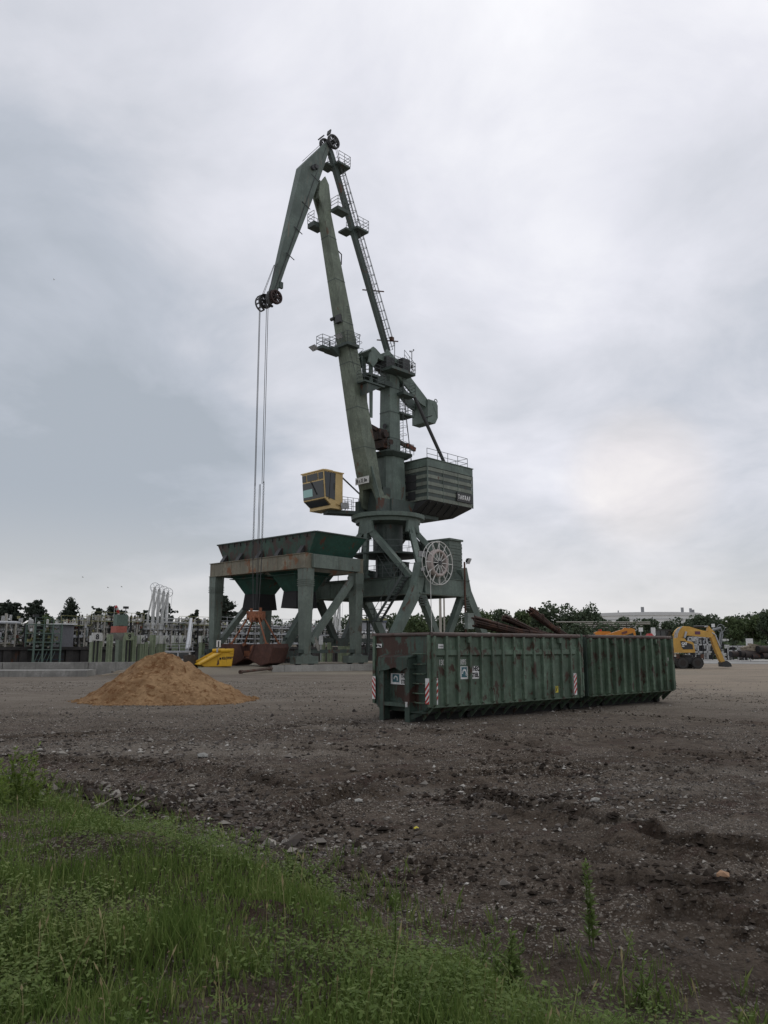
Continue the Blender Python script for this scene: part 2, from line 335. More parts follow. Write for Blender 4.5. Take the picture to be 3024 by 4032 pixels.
def height(x,y):
    far=sstep((70-y)/50)
    h=fbm(x*.22,y*.22,3,3)*.10*far+fbm(x*1.1,y*1.1,4,11)*.055*sstep((45-y)/35)+fbm(x*4,y*4,4,23)*.055*sstep((26-y)/16)+np.abs(fbm(x*9,y*9,3,27))*.03*sstep((16-y)/9)
    for P,dp,wd in RUTW:
        d=np.full(np.shape(x),99.)
        for a,b in zip(P[:-1],P[1:]):
            ax,ay=a.x,a.y; dx,dy=b.x-ax,b.y-ay; t=np.clip(((x-ax)*dx+(y-ay)*dy)/(dx*dx+dy*dy),0,1); d=np.minimum(d,np.hypot(x-ax-t*dx,y-ay-t*dy))
        k=d/(wd*.8)+fbm(x*3.3,y*3.3,3,31)*.8
        h=h-1.35*dp*np.exp(-k**4)+.9*dp*np.exp(-((k-2.0)**2))
    h=h+bankf(x,y)*(.5+fbm(x*.9,y*.9,3,5)*.14)
    sd_=(x-KP[0])*-KD[1]+(y-KP[1])*KD[0]
    q=np.where(x>KP[0]-.2,sstep((sd_-.3)/.4),sstep((sd_+3.5)/4.5)); h=h+.46*q*sstep((26-x)/10)*sstep((x+17)/3)
    n=(x-CX_)*NL.x+(y-CY_)*NL.y; u=(x-CX_)*UR.x+(y-CY_)*UR.y
    basin=sstep((n-10)/.6)*sstep((41.5-n)/.6)*sstep((64-u)/4)
    land=sstep((n-40.5)/.6)*sstep((90-u)/30)
    return h-5.2*basin+1.9*land
rr=np.concatenate([np.geomspace(3.2,75,430),np.geomspace(75,3500,60)[1:]]); uu=np.concatenate([np.linspace(-1.6,-.72,40)[:-1],np.linspace(-.72,.72,440),np.linspace(.72,1.6,40)[1:]])
RRm,UUm=np.meshgrid(rr,uu,indexing='ij'); GX=RRm*UUm; GY=RRm-3.0
GZ=height(GX,GY); nr,nu=GX.shape
idx=np.arange(nr*nu).reshape(nr,nu); gf=np.stack([idx[:-1,:-1],idx[:-1,1:],idx[1:,1:],idx[1:,:-1]],-1).reshape(-1,4)
def ground_mat():
    m,t,b=newmat('gravel_yard'); pos=t.nodes.new('ShaderNodeNewGeometry').outputs['Position']
    dark=(.041,.029,.0195); mid=(.086,.067,.051); grey=(.23,.202,.165); tan=(.24,.20,.15)
    def vor(sc,feat='F1'):
        v=t.nodes.new('ShaderNodeTexVoronoi'); v.feature=feat; v.inputs['Scale'].default_value=sc; t.links.new(pos,v.inputs['Vector']); return v
    c=mixn(t,ramp(t,tnoise(t,pos,.5,7,.7,(1,1.5,1),.4),.36,.58),mul(dark,1.25),mid)
    c=mixn(t,ramp(t,tnoise(t,pos,1.7,6,.7,dist=.5),.42,.7),c,mul(mid,1.35))
    c=mixn(t,ramp(t,tnoise(t,pos,.8,5,.7,(1,1.6,1)),.52,.66),c,(.058,.036,.028))    # reddish earth
    c=mixn(t,ramp(t,tnoise(t,pos,4.5,6,.75,(1,1.3,1)),.50,.62),c,mul(dark,.8))
    gm=ramp(t,tnoise(t,pos,.28,7,.72,(1,1.6,1),.3),.43,.57)
    # stones: voronoi cells with a random grey
    v1=vor(24); v2=vor(52)
    for v,lo,hi,st in ((v1,.62,.72,.75),(v2,.5,.6,.75)):
        sepc=t.nodes.new('ShaderNodeSeparateColor'); t.links.new(v.outputs['Color'],sepc.inputs[0])
        sel=ramp(t,sepc.outputs[0],lo,hi); a=t.nodes.new('ShaderNodeMath'); a.operation='MULTIPLY_ADD'; a.inputs[1].default_value=.85; a.inputs[2].default_value=.15; t.links.new(gm,a.inputs[0])
        f=t.nodes.new('ShaderNodeMath'); f.operation='MULTIPLY'; t.links.new(sel,f.inputs[0]); t.links.new(a.outputs[0],f.inputs[1])
        inner=ramp(t,v.outputs['Distance'],.52,.3); f2=t.nodes.new('ShaderNodeMath'); f2.operation='MULTIPLY'; t.links.new(f.outputs[0],f2.inputs[0]); t.links.new(inner,f2.inputs[1])
        c=mixn(t,f2.outputs[0],c,mixn(t,sepc.outputs[1],(.095,.078,.062),(.34,.305,.26)))
    ap=t.nodes.new('ShaderNodeAttribute'); ap.attribute_name='pale'; c=mixn(t,ap.outputs['Fac'],c,mixn(t,tnoise(t,pos,14,5,.8),(.105,.088,.07),(.31,.275,.23)))
    at_=t.nodes.new('ShaderNodeAttribute'); at_.attribute_name='moist_shade'; c=mixn(t,at_.outputs['Fac'],c,mul(dark,.62))  # damp earth plus the shade of the ruts, mixed in as darker soil
    sx=t.nodes.new('ShaderNodeSeparateXYZ'); t.links.new(pos,sx.inputs[0])
    # paler compacted grey-tan ground farther out
    fy=ramp(t,sx.outputs[1],15,34); fn=t.nodes.new('ShaderNodeMath'); fn.operation='MULTIPLY_ADD'; fn.inputs[1].default_value=1.5; t.links.new(tnoise(t,pos,.25,6,.72,(1,2.4,1)),fn.inputs[0]); fn.inputs[2].default_value=-.2
    f3=t.nodes.new('ShaderNodeMath'); f3.operation='MULTIPLY'; t.links.new(fy,f3.inputs[0]); t.links.new(fn.outputs[0],f3.inputs[1])
    c=mixn(t,f3.outputs[0],c,grey)
    rx=ramp(t,sx.outputs[0],4,16); ry=ramp(t,sx.outputs[1],22,48); f4=t.nodes.new('ShaderNodeMath'); f4.operation='MULTIPLY'; t.links.new(rx,f4.inputs[0]); t.links.new(ry,f4.inputs[1])
    f5=t.nodes.new('ShaderNodeMath'); f5.operation='MULTIPLY'; t.links.new(f4.outputs[0],f5.inputs[0]); t.links.new(ramp(t,tnoise(t,pos,.12,6,.7,(1,3,1)),.22,.6),f5.inputs[1])
    c=mixn(t,f5.outputs[0],c,mixn(t,tnoise(t,pos,.5,5,.7,(1,3,1)),(.36,.30,.23),(.215,.18,.14)))
    fa=ramp(t,sx.outputs[1],57,61); tn=mixn(t,tnoise(t,pos,.6,5,.7),tan,(.27,.25,.2)); lx=ramp(t,sx.outputs[0],30,20); f6=t.nodes.new('ShaderNodeMath'); f6.operation='MULTIPLY'; t.links.new(fa,f6.inputs[0]); t.links.new(lx,f6.inputs[1])
    c=mixn(t,f6.outputs[0],c,tn)
    t.links.new(c,b.inputs['Base Color']); b.inputs['Roughness'].default_value=.95; b.inputs['Specular IOR Level'].default_value=.15
    b1=t.nodes.new('ShaderNodeBump'); b1.inputs['Strength'].default_value=.9; b1.inputs['Distance'].default_value=.03; 
    ng=t.nodes.new('ShaderNodeMath'); ng.operation='MULTIPLY'; ng.inputs[1].default_value=-1; t.links.new(v1.outputs['Distance'],ng.inputs[0]); t.links.new(ng.outputs[0],b1.inputs['Height'])
    b2_=t.nodes.new('ShaderNodeBump'); b2_.inputs['Strength'].default_value=1.; b2_.inputs['Distance'].default_value=.07; t.links.new(tnoise(t,pos,6,9,.75),b2_.inputs['Height']); t.links.new(b1.outputs[0],b2_.inputs['Normal'])
    t.links.new(b2_.outputs[0],b.inputs['Normal']); return m
M_ground=ground_mat()
gnd=kind(npmesh('ground',np.stack([GX,GY,GZ],-1).reshape(-1,3),gf,M_ground,smooth=True),'structure')
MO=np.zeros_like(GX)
for P,dp,wd in RUTW:                                     # damp earth along the wheel ruts, with the rut shade painted in
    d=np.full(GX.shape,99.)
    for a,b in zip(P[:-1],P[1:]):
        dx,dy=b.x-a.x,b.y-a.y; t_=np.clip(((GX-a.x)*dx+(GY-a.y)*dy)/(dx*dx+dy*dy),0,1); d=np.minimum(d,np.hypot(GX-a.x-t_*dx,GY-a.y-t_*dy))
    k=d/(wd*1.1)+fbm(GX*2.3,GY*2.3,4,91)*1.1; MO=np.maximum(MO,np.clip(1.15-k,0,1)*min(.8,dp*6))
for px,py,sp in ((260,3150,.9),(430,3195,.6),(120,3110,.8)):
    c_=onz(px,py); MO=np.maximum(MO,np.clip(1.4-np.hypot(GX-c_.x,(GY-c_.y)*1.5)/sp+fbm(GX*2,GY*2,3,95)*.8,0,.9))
PA=np.zeros_like(GX)
for px,py,sx_,sy_ in ((2600,3120,1.3,.5),(2150,3195,.9,.25),(1670,3118,.6,.22),(2400,2812,1.2,.35),(1400,2868,2.4,.5),(2900,2720,6,3),(1900,2640,4,4),(350,2950,4,1.2),(800,2960,3,1.2),(2900,3060,2,.7),(500,2690,6,4),(2650,3270,1.2,.5),(1000,3330,.8,.3)):
    c_=onz(px,py); PA=np.maximum(PA,np.clip(1.25-np.hypot((GX-c_.x)/sx_,(GY-c_.y)/sy_)+fbm(GX*1.7,GY*1.7,5,97)*1.3,0,1))
gnd.data.attributes.new('pale','FLOAT','POINT').data.foreach_set('value',(PA*.62*sstep((GY-6)/9)).ravel().astype(np.float32))
gnd.data.attributes.new('moist_shade','FLOAT','POINT').data.foreach_set('value',MO.ravel().astype(np.float32))
wm,wt,wb=newmat('harbour_water'); wb.inputs['Base Color'].default_value=(.03,.035,.033,1); wb.inputs['Roughness'].default_value=.12
bn=wt.nodes.new('ShaderNodeBump'); bn.inputs['Strength'].default_value=.3; wt.links.new(tnoise(wt,wt.nodes.new('ShaderNodeNewGeometry').outputs['Position'],1.5,4),bn.inputs['Height']); wt.links.new(bn.outputs[0],wb.inputs['Normal'])
mb=MB(); c0=CC+NL*10.2-UR*80; c1=CC+NL*10.2+UR*66; mb.add([c0+Vector((0,0,-2.6)),c1+Vector((0,0,-2.6)),c1+NL*31+Vector((0,0,-2.6)),c0+NL*31+Vector((0,0,-2.6))],[(0,1,2,3)])
kind(mb.build('water',wm),'structure')
# pale concrete apron road beyond the yard on the right
mb=MB(); 
pts=[onz(2700,2612,.02),onz(3300,2616,.02),onz(3300,2584,.02),onz(2600,2583,.02)]
mb.add(pts,[(0,1,2,3)]); kind(mb.build('apron_road',paint('apron_concrete',(.27,.265,.25),.9,0,1,0,.2,.1,vs=.12)),'structure')
mb=MB(); mb.add([onz(2700,2600,.03),onz(3300,2603,.03),onz(3300,2597,.03),onz(2680,2595,.03)],[(0,1,2,3)]); kind(mb.build('apron_strip',flat('apron_pale',(.42,.41,.38),.9)),'structure')
# loose gravel (stuff): small faceted stones over the yard
ICO=[(-.526,.851,0),(.526,.851,0),(-.526,-.851,0),(.526,-.851,0),(0,-.526,.851),(0,.526,.851),(0,-.526,-.851),(0,.526,-.851),(.851,0,-.526),(.851,0,.526),(-.851,0,-.526),(-.851,0,.526)]
ICF=np.array([(0,11,5),(0,5,1),(0,1,7),(0,7,10),(0,10,11),(1,5,9),(5,11,4),(11,10,2),(10,7,6),(7,1,8),(3,9,4),(3,4,2),(3,2,6),(3,6,8),(3,8,9),(4,9,5),(2,4,11),(6,2,10),(8,6,7),(9,8,1)])
def stones(name,P,S,mat):
    n=len(P); V=np.array(ICO)[None]*(1+np.random.uniform(-.3,.3,(n,12,1))); V=V*np.stack([np.random.uniform(.7,1.3,n),np.random.uniform(.7,1.2,n),np.random.uniform(.45,.8,n)],-1)[:,None,:]
    a=np.random.uniform(0,6.28,n); ca,sa=np.cos(a)[:,None],np.sin(a)[:,None]; V=np.stack([V[...,0]*ca-V[...,1]*sa,V[...,0]*sa+V[...,1]*ca,V[...,2]],-1)*S[:,None,None]+P[:,None,:]
    Fc=(ICF[None]+12*np.arange(n)[:,None,None]).reshape(-1,3); return npmesh(name,V.reshape(-1,3),Fc,mat)
def stone_mat():
    m,t,b=newmat('loose_stone'); g=t.nodes.new('ShaderNodeNewGeometry'); r=t.nodes.new('ShaderNodeValToRGB'); t.links.new(g.outputs['Random Per Island'],r.inputs[0]); el=r.color_ramp.elements
    el[0].color=(.03,.025,.022,1); el[1].color=(.46,.44,.40,1); el[1].position=1
    for p,c in ((.40,(.076,.062,.050)),(.72,(.155,.138,.118)),(.94,(.27,.248,.215))): x=el.new(p); x.color=c+(1,)
    t.links.new(r.outputs[0],b.inputs['Base Color']); b.inputs['Roughness'].default_value=.95; return m
M_stone=stone_mat()
OCT=np.array([(1,0,0),(-1,0,0),(0,1,0),(0,-1,0),(0,0,1),(0,0,-1)],float); OCF=np.array([(0,2,4),(2,1,4),(1,3,4),(3,0,4),(2,0,5),(1,2,5),(3,1,5),(0,3,5)])
def pebbles(P,S):
    n=len(P); V=OCT[None]+np.random.uniform(-.38,.38,(n,6,3)); V=V*np.stack([np.random.uniform(.7,1.4,n),np.random.uniform(.6,1.1,n),np.random.uniform(.4,.8,n)],-1)[:,None,:]
    a=np.random.uniform(0,6.28,n); ca,sa=np.cos(a)[:,None],np.sin(a)[:,None]; V=np.stack([V[...,0]*ca-V[...,1]*sa,V[...,0]*sa+V[...,1]*ca,V[...,2]],-1)*S[:,None,None]+P[:,None,:]
    return V.reshape(-1,3),(OCF[None]+6*np.arange(n)[:,None,None]).reshape(-1,3)
n=230000; r_=3.0*np.exp(np.random.uniform(.6,2.75,n)); u_=np.random.uniform(-.66,.66,n); X=(r_+2)*u_; Y=r_
dens=np.clip(.22+2.4*fbm(X*.22+4,Y*.31,4,41)+1.1*fbm(X*1.3,Y*1.3,3,43),.04,1)*(1-.97*(bankf(X,Y)>.1)); dens=dens*(1-.6*sstep((13-Y)/6)*sstep((X+1.5)/3)); keep=np.random.rand(n)<dens; X,Y=X[keep],Y[keep]
S=np.random.lognormal(-5.0,.48,len(X)); S=np.clip(S*(.75+.035*Y),.004,.055); Z=height(X,Y)+S*.25
PS=[np.stack([X,Y,Z],-1)]; SS=[S]
for (px,py,sp,k,big) in ((950,3310,.55,420,.02),(1010,3320,.3,90,.04),(500,3220,.6,420,.024),(330,3170,.7,600,.03),(250,3150,.5,400,.04),(1350,2870,1.2,1300,.02),(2560,3110,.55,500,.014),(2150,3190,.8,500,.02),(1600,3080,.5,200,.018),(2450,3170,.5,200,.018),(1100,2790,2.5,900,.022),(700,2960,2.,1500,.022),(350,2940,1.6,1200,.022),(1500,3370,.6,260,.016),(2250,3075,.8,400,.018),(1200,3150,.8,300,.02),(2700,2900,1.,300,.02)):
    c=onz(px,py); x=c.x+np.random.normal(0,sp,k)*1.6; y=c.y+np.random.normal(0,sp,k); s_=np.clip(np.random.lognormal(math.log(big),.45,k),.005,.085)
    kk=bankf(x,y)<.25; x,y,s_=x[kk],y[kk],s_[kk]; PS.append(np.stack([x,y,height(x,y)+s_*.25],-1)); SS.append(s_)
vv,ff=pebbles(np.concatenate(PS),np.concatenate(SS)); kind(npmesh('gravel',vv,ff,M_stone),'stuff')
PS=[];SS=[]
for P,dp,wd in RUTW:
    for a,b in zip(P[:-1],P[1:]):
        k=int(70*(b-a).length); t_=np.random.rand(k); o=np.random.normal(0,wd*1.5,k); x=a.x+(b.x-a.x)*t_+np.random.normal(0,.1,k); y=a.y+(b.y-a.y)*t_+o; PS.append(np.stack([x,y,height(x,y)],-1)); SS.append(np.random.lognormal(-3.6,.5,k)*(.6+dp*5))
for px,py,sp,k,big in ((260,3150,.55,700,.06),(430,3190,.5,420,.045),(150,3100,.5,300,.05),(1500,3440,.7,250,.02),(2500,3500,.8,300,.022),(1950,3160,.4,160,.04),(1050,3260,.7,200,.025)):
    c=onz(px,py); x=c.x+np.random.normal(0,sp,k)*1.4; y=c.y+np.random.normal(0,sp*.6,k); PS.append(np.stack([x,y,height(x,y)+.01],-1)); SS.append(np.random.lognormal(math.log(big),.5,k))
vv,ff=pebbles(np.concatenate(PS),np.clip(np.concatenate(SS),.006,.055)); kind(npmesh('earth_clods',vv,ff,paint('earth_clod',(.043,.034,.027),.98,0,1,0,.5,.3,spec=.1)),'stuff')
# ================================================================== HARBOUR CRANE
CL="tall grey green level luffing harbour crane with bent jib, standing on quay behind the containers"
crane=thing('harbour_crane',CL,'crane',(CX_,CY_,QZ),PHI)
PR=Vector((0,0,0))
def P(u,n,z): return Vector((u,n,z))
_a=R(177); DV=Vector((math.cos(_a),math.sin(_a),0)); _b=R(-93); EV=Vector((math.cos(_b),math.sin(_b),0)); ZV=Vector((0,0,1))
def S(d,e,z): return DV*d+EV*e+ZV*z
def sbox(mb,d0,d1,e0,e1,z0,z1,m=0):
    c=S((d0+d1)/2,(e0+e1)/2,(z0+z1)/2); rot=Matrix((DV,EV,ZV)).transposed()
    return mb.box(c,(abs(d1-d0),abs(e1-e0),abs(z1-z0)),rot=rot,m=m)
HU,HN=3.33,6.75
# portal frame ------------------------------------------------------
for a,b in ((P(-HU,-HN,7.08),P(-HU,HN,7.08)),(P(HU,-HN,7.08),P(HU,HN,7.08))):
    m=MB().beam(a,b,.8,1.44); m.beam(a+P(0,0,.76),b+P(0,0,.76),1.0,.08); m.beam(a-P(0,0,.76),b-P(0,0,.76),1.0,.08)
    for k in range(9):
        y=-HN+1+k*1.45; m.b2((a.x-.44,y,6.4),(a.x+.44,y+.05,7.75))
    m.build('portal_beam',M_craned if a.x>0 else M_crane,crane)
for n_ in (-HN,HN):
    m=MB().beam(P(-HU+.4,n_,7.08),P(HU-.4,n_,7.08),.85,1.44); m.beam(P(-HU-.5,n_,7.86),P(HU+.5,n_,7.86),1.05,.08); m.beam(P(-HU-.5,n_,6.3),P(HU+.5,n_,6.3),1.05,.08); m.build('portal_beam',M_crane,crane)
for n_ in (-HN,HN):
    for s in (-1,1):
        m=MB().beam(P(s*(HU-.25),n_,9.0 if n_<0 else 7.9),P(s*(HU+.6),n_,6.2),.95,.8,up=(0,1,0))       # knee over the beam
        m.beam(P(s*(HU+.35),n_,6.8),P(s*7.75,n_,1.15),.95,.85,.8,.55,up=(0,1,0)); m.build('leg',M_crane,crane)
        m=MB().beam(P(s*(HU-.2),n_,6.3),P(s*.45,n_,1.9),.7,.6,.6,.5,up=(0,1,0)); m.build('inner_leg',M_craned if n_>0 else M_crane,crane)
    m=MB().beam(P(-7.6,n_,2.2),P(7.6,n_,2.2),.4,.45); m.b2((-.9,n_-.35,1.6),(.9,n_+.35,2.3)); m.build('tie_beam',M_craned,crane)
    for s in (-1,1):
        bx=P(s*7.75,n_,0); m=MB().beam(bx+P(-1.5,0,.75),bx+P(1.5,0,.75),.6,.7); m.b2((bx.x-.35,bx.y-.3,.9),(bx.x+.35,bx.y+.3,1.5)); bg_=m.build('bogie',M_craned,crane)
        for k in (-1,1): MB().tube(bx+P(k*.9,-.2,.4),bx+P(k*.9,.2,.4),.38,16).build('wheel',M_steel,bg_)
# gusset bolt plates
for (u,n_) in ((-HU,-HN),(HU,-HN)):
    m=MB()
    for k in range(4):
        m.b2((u-.5,n_-.49,5.2+k*.22),(u+.5,n_-.40,5.32+k*.22))
    m.build('bolt_plate',M_craned,crane)
# A-frames up to the slewing ring -----------------------------------
ZR0,ZR1=13.9,14.52
for ax,(apex,f1,f2) in enumerate(((P(-2.95,0,13.75),P(-HU-.05,-5.9,7.8),P(-HU-.05,5.9,7.8)),(P(2.95,0,13.75),P(HU,-5.9,7.8),P(HU,5.9,7.8)),
                       (P(0,-3.0,13.75),P(-2.9,-HN,7.9),P(2.9,-HN,7.9)),(P(0,3.0,13.75),P(-2.9,HN,7.9),P(2.9,HN,7.9)))):
    out_=P(apex.x,apex.y,0).normalized(); tan_=P(-out_.y,out_.x,0)
    m=MB()
    m.prism([apex+tan_*a+ZV*z+out_*.1 for a,z in ((-.75,0),(.75,0),(.95,-1.15),(.35,-1.3),(-.35,-1.3),(-.95,-1.15))],out_*.28)
    m.build('apex_plate',M_crane,crane)
    for k,f in enumerate((f1,f2)):
        st=apex-ZV*.55+(f-apex).normalized()*.3
        m=MB().beam(st,f,.52,.52,.52,.52); 
        for q in range(4): p=st.lerp(f,.04+.018*q); m.box(p,(.62,.62,.03))
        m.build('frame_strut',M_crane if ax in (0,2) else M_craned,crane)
m=MB().beam(P(-3.1,0,12.9),P(-HU,0,7.8),.42,.42); m.b2((-HU-.5,-.35,7.85),(-HU+.3,.35,8.3)); m.build('post',M_crane,crane)
m=MB().lathe((0,0,0),[(1.7,ZR0-.35),(3.25,ZR0-.2),(3.3,ZR0+.12),(3.7,ZR0+.2),(3.74,ZR1-.02),(3.6,ZR1)],48); m.build('slewing_ring',M_crane,crane)
m=MB().lathe((0,0,0),[(1.5,10.7),(1.5,13.7)],24); 
m.b2((-1.75,-.9,11.6),(-1.3,-.2,13.2)); m.build('king_post',M_craned,crane)
m=MB().lathe((0,0,0),[(1.0,10.35),(3.5,10.45),(3.5,10.62),(1.0,10.62)],32,smooth=False); m.build('platform',M_craned,crane)
m=MB().lathe((0,0,0),[(1.25,7.9),(1.25,10.4)],12,smooth=False); m.b2((-2.4,-2.3,7.9),(-1.5,-1.0,9.6)); m.b2((-2.6,.2,7.9),(-1.7,1.5,8.9)); m.b2((-2.3,1.7,7.9),(-1.6,2.6,8.6))
for k in range(5): m.tube((-2.5+.3*k,2.2,8.3),(-2.5+.3*k,3.0,8.3),.25,10)
m.build('winch_drum',M_craned,crane)
m=MB().b2((-HU-.55,-5.2,7.92),(HU+.3,5.4,7.99)); m.build('deck',M_craned,crane)
m=MB(); m.railing([P(-HU-.5,-4.9,7.99),P(-HU-.5,1.6,7.99)],1.15,.03,1.05,3); m.railing([P(-HU-.5,3.2,7.99),P(-HU-.5,6.8,7.99)],1.1,.03,1.6,2)
ang=[R(a) for a in range(150,420,18)]
m.railing([P(3.45*math.cos(a),3.45*math.sin(a),10.62) for a in ang],1.1,.025,1.2,2); m.build('railing',M_rail,crane)
# black machinery recess between the frames
m=MB().b2((.2,-1.6,8),(1.4,-.4,9.9)); m.build('switch_cabinet',M_steel,crane)
# electrical house at the far corner
m=MB().b2((1.6,-6.5,7.99),(3.55,-3.0,11.7))
for k in range(12): m.b2((1.56,-6.58+(.03 if k%2 else 0),8.05+k*.29),(3.6,-6.45,8.05+k*.29+.26)); m.b2((1.52+(.03 if k%2 else 0),-6.44,8.05+k*.29),(1.64,-3.0,8.05+k*.29+.26))
m.b2((1.45,-6.68,11.72),(3.68,-2.9,11.9)); m.build('electrical_house',paint('house_cladding',(.10,.125,.105),.6,.1,.7,.3,.25,.05),crane)
# cable reel ---------------------------------------------------------
rc=P(-1.85,-7.75,9.1); ax=P(0,-1,0)
m=MB().tube(rc+P(0,.75,0),rc+P(0,-.35,0),.22,14); m.beam(rc+P(0,.6,0),P(-1.85,-7.0,7.6),.3,.3); reel=m.build('cable_reel',M_steel,crane)
m=MB().ring(rc+P(0,-.22,0),1.98,ax,.045,40,6); m.ring(rc+P(0,.22,0),1.98,ax,.035,40,6); m.build('rim',M_offw,reel)
m=MB()
for k in range(12):
    t=2*math.pi*k/12; dv=P(math.cos(t),0,math.sin(t)); m.beam(rc+dv*.2+P(0,-.25,0),rc+dv*1.97+P(0,-.22,0),.07,.05,up=(0,1,0)); t+=.26; dv=P(math.cos(t),0,math.sin(t)); m.beam(rc+dv*.2+P(0,.25,0),rc+dv*1.97+P(0,.22,0),.05,.05,up=(0,1,0))
m.build('spokes',M_offw,reel)
m=MB()
for k in range(7): m.ring(rc+P(0,(k-3)*.06,0),1.12,ax,.15,36,6)
m.build('cable_coil',flat('pinkish_cable',(.40,.345,.32),.8),reel)
m=MB().tube(rc+P(-1.1,0,-.2),P(-2.75,-7.75,.1),.035,5); m.build('feed_cable',M_offw,crane)
# stairs from ground level to the deck (outside the near-left face) ----------
m=MB()
a=P(-HU-1.0,-5.9,7.9); b=P(-HU-1.0,-2.6,3.9)
for o in (-.42,.42): m.beam(a+P(o,0,0),b+P(o,0,0),.06,.26)
for k in range(15):
    p=a.lerp(b,(k+.5)/15); m.box(p,(.8,.26,.04))
st=m.build('stair',M_rail,crane)
m=MB()
for o in (-.45,.45): m.path([a+P(o,-1.0,1.1),a+P(o,0,1.15),b+P(o,0,1.1),b+P(o,1.6,1.1)],.03,4)
for k in range(5):
    p=a.lerp(b,k/4); m.tube(p+P(-.45,0,0),p+P(-.45,0,1.1),.025,4)
m.build('handrail',M_rail,st)
m=MB().b2((-HU-1.6,-2.7,3.8),(-HU-.4,-.6,3.9)); m.railing([P(-HU-1.55,-2.6,3.9),P(-HU-1.55,-.7,3.9),P(-HU-.5,-.7,3.9)],1.1,.03,.9,2); m.beam(P(-HU-.8,-1.2,3.8),P(-HU-.8,-1.2,1),.25,.25); m.build('landing',M_craned,crane)
m=MB()
for o in (-.3,.3): m.tube(P(-HU-1.7,-2.35+o,.6),P(-HU-1.7,-2.35+o,4.0),.035,5)
for k in range(11): m.tube(P(-HU-1.7,-2.65,.9+k*.3),P(-HU-1.7,-2.05,.9+k*.3),.03,4)
m.build('ladder',M_rail,crane)
m=MB(); a=P(-2.2,-2.6,8.1); b=P(-2.4,-.6,10.9)
for o in (-.35,.35):
    m.tube(a+P(o,0,0),b+P(o,0,0),.04,5); m.path([a+P(o*1.3,-.3,1.0),b+P(o*1.3,0,1.0),b+P(o*1.3,.4,1.6),b+P(o*1.3,.9,1.3)],.03,4)
for k in range(9): p=a.lerp(b,k/8); m.tube(p-P(.35,0,0),p+P(.35,0,0),.03,4)
m.build('inner_ladder',M_rail,crane)
# pole, cabinet and floodlights on the near right leg
m=MB().tube(P(2.75,-7.45,2.6),P(2.75,-7.45,9.6),.09,8); pl=m.build('lamp_pole',M_rusty,crane)
m=MB().b2((2.5,-7.9,3.2),(3.5,-7.5,4.7)); m.build('control_box',paint('box_grey',(.20,.235,.21),.6,.1),pl)
def floodlight(p,dirv,s=.5,parent=crane):
    p=Vector(p); dirv=Vector(dirv).normalized(); m=MB().beam(p,p+dirv*s*.5,s*.55,s*.45,s*1.15,s*.95); m.beam(p-ZV*s*.7,p,.05,.05); l=m.build('floodlight',M_steel,parent)
    m=MB().beam(p+dirv*s*.5,p+dirv*s*.52,s*1.05,s*.85); m.build('lens',M_galv,l); return l
floodlight(P(2.9,-7.6,9.8),P(.2,-1,-.5),.6); floodlight(P(-3.2,-6.9,10.0),P(-.6,-1,-.5),.6); floodlight(P(-3.3,-7.2,8.5),P(-1,-.6,-.3),.35)
# slewing part -------------------------------------------------------
m=MB(); sbox(m,-5.6,1.4,-1.9,1.9,14.56,16.0); sbox(m,1.2,2.9,-1.75,-1.25,14.6,15.9); sbox(m,1.2,2.9,1.25,1.75,14.6,15.9); sbox(m,.6,1.9,-1.2,1.2,14.56,17.2); m.build('slewing_platform',M_craned,crane)
# machinery house
H0,H1,HE=-2.15,-9.3,3.5
m=MB(); sbox(m,H0-.06,H1+.06,-HE+.06,HE-.06,16.1,20.4); house=m.build('machinery_house',M_steel,crane)
M_bandA=paint('cladding_light',(.17,.19,.155),.6,.1,.6,.45,.25,.05); M_bandB=paint('cladding_dark',(.058,.074,.066),.6,.1,.6,.3,.25,.05)
ma,mbd=MB(),MB()
nb=9; zb0,zb1=16.15,19.55; hb=(zb1-zb0)/nb
for k in range(nb):
    t=ma if k%2==0 else mbd; z0=zb0+k*hb; z1=z0+hb-.01; pr=.05 if k%2==0 else 0
    for i in range(3):
        d0=H0+(H1-H0)*i/3; d1=H0+(H1-H0)*(i+1)/3
        sbox(t,d0-.02,d1+.02,HE-.05,HE+pr,z0,z1); sbox(t,d0-.02,d1+.02,-HE-pr,-HE+.05,z0,z1)
    for i in range(3):
        e0=-HE+2*HE*i/3; e1=-HE+2*HE*(i+1)/3
        sbox(t,H0-.05,H0+pr,e0+.02,e1-.02,z0,z1); sbox(t,H1+.05,H1-pr,e0+.02,e1-.02,z0,z1)
ma.build('light_cladding',M_bandA,house); mbd.build('dark_cladding',M_bandB,house)
m=MB(); sbox(m,H0+.08,H1-.08,-HE-.08,HE+.08,19.6,20.38); sbox(m,H0+.16,H1-.16,-HE-.16,HE+.16,20.4,20.48)
for dd in (H0+.05,H1-.05): 
    for ee in (-HE-.05,HE+.05): sbox(m,dd-.05,dd+.05,ee-.05,ee+.05,16.1,19.6)
for i in (1,2): d0=H0+(H1-H0)*i/3; sbox(m,d0-.03,d0+.03,HE,HE+.07,16.1,19.6)
m.build('roof_fascia',M_crane,house)
m=MB(); sbox(m,H0+.05,H0+.09,.6,2.0,18.2,18.95); sbox(m,H0+.05,H0+.09,.6,2.0,17.4,18.1); sbox(m,H0+.05,H0+.09,.9,1.9,16.3,17.2); m.build('louvre',M_steel,house)
m=MB()                                                     # underside frame
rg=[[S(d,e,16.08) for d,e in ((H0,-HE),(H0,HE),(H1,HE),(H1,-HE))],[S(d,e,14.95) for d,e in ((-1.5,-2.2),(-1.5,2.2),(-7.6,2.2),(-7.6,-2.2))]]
m.loft(rg)
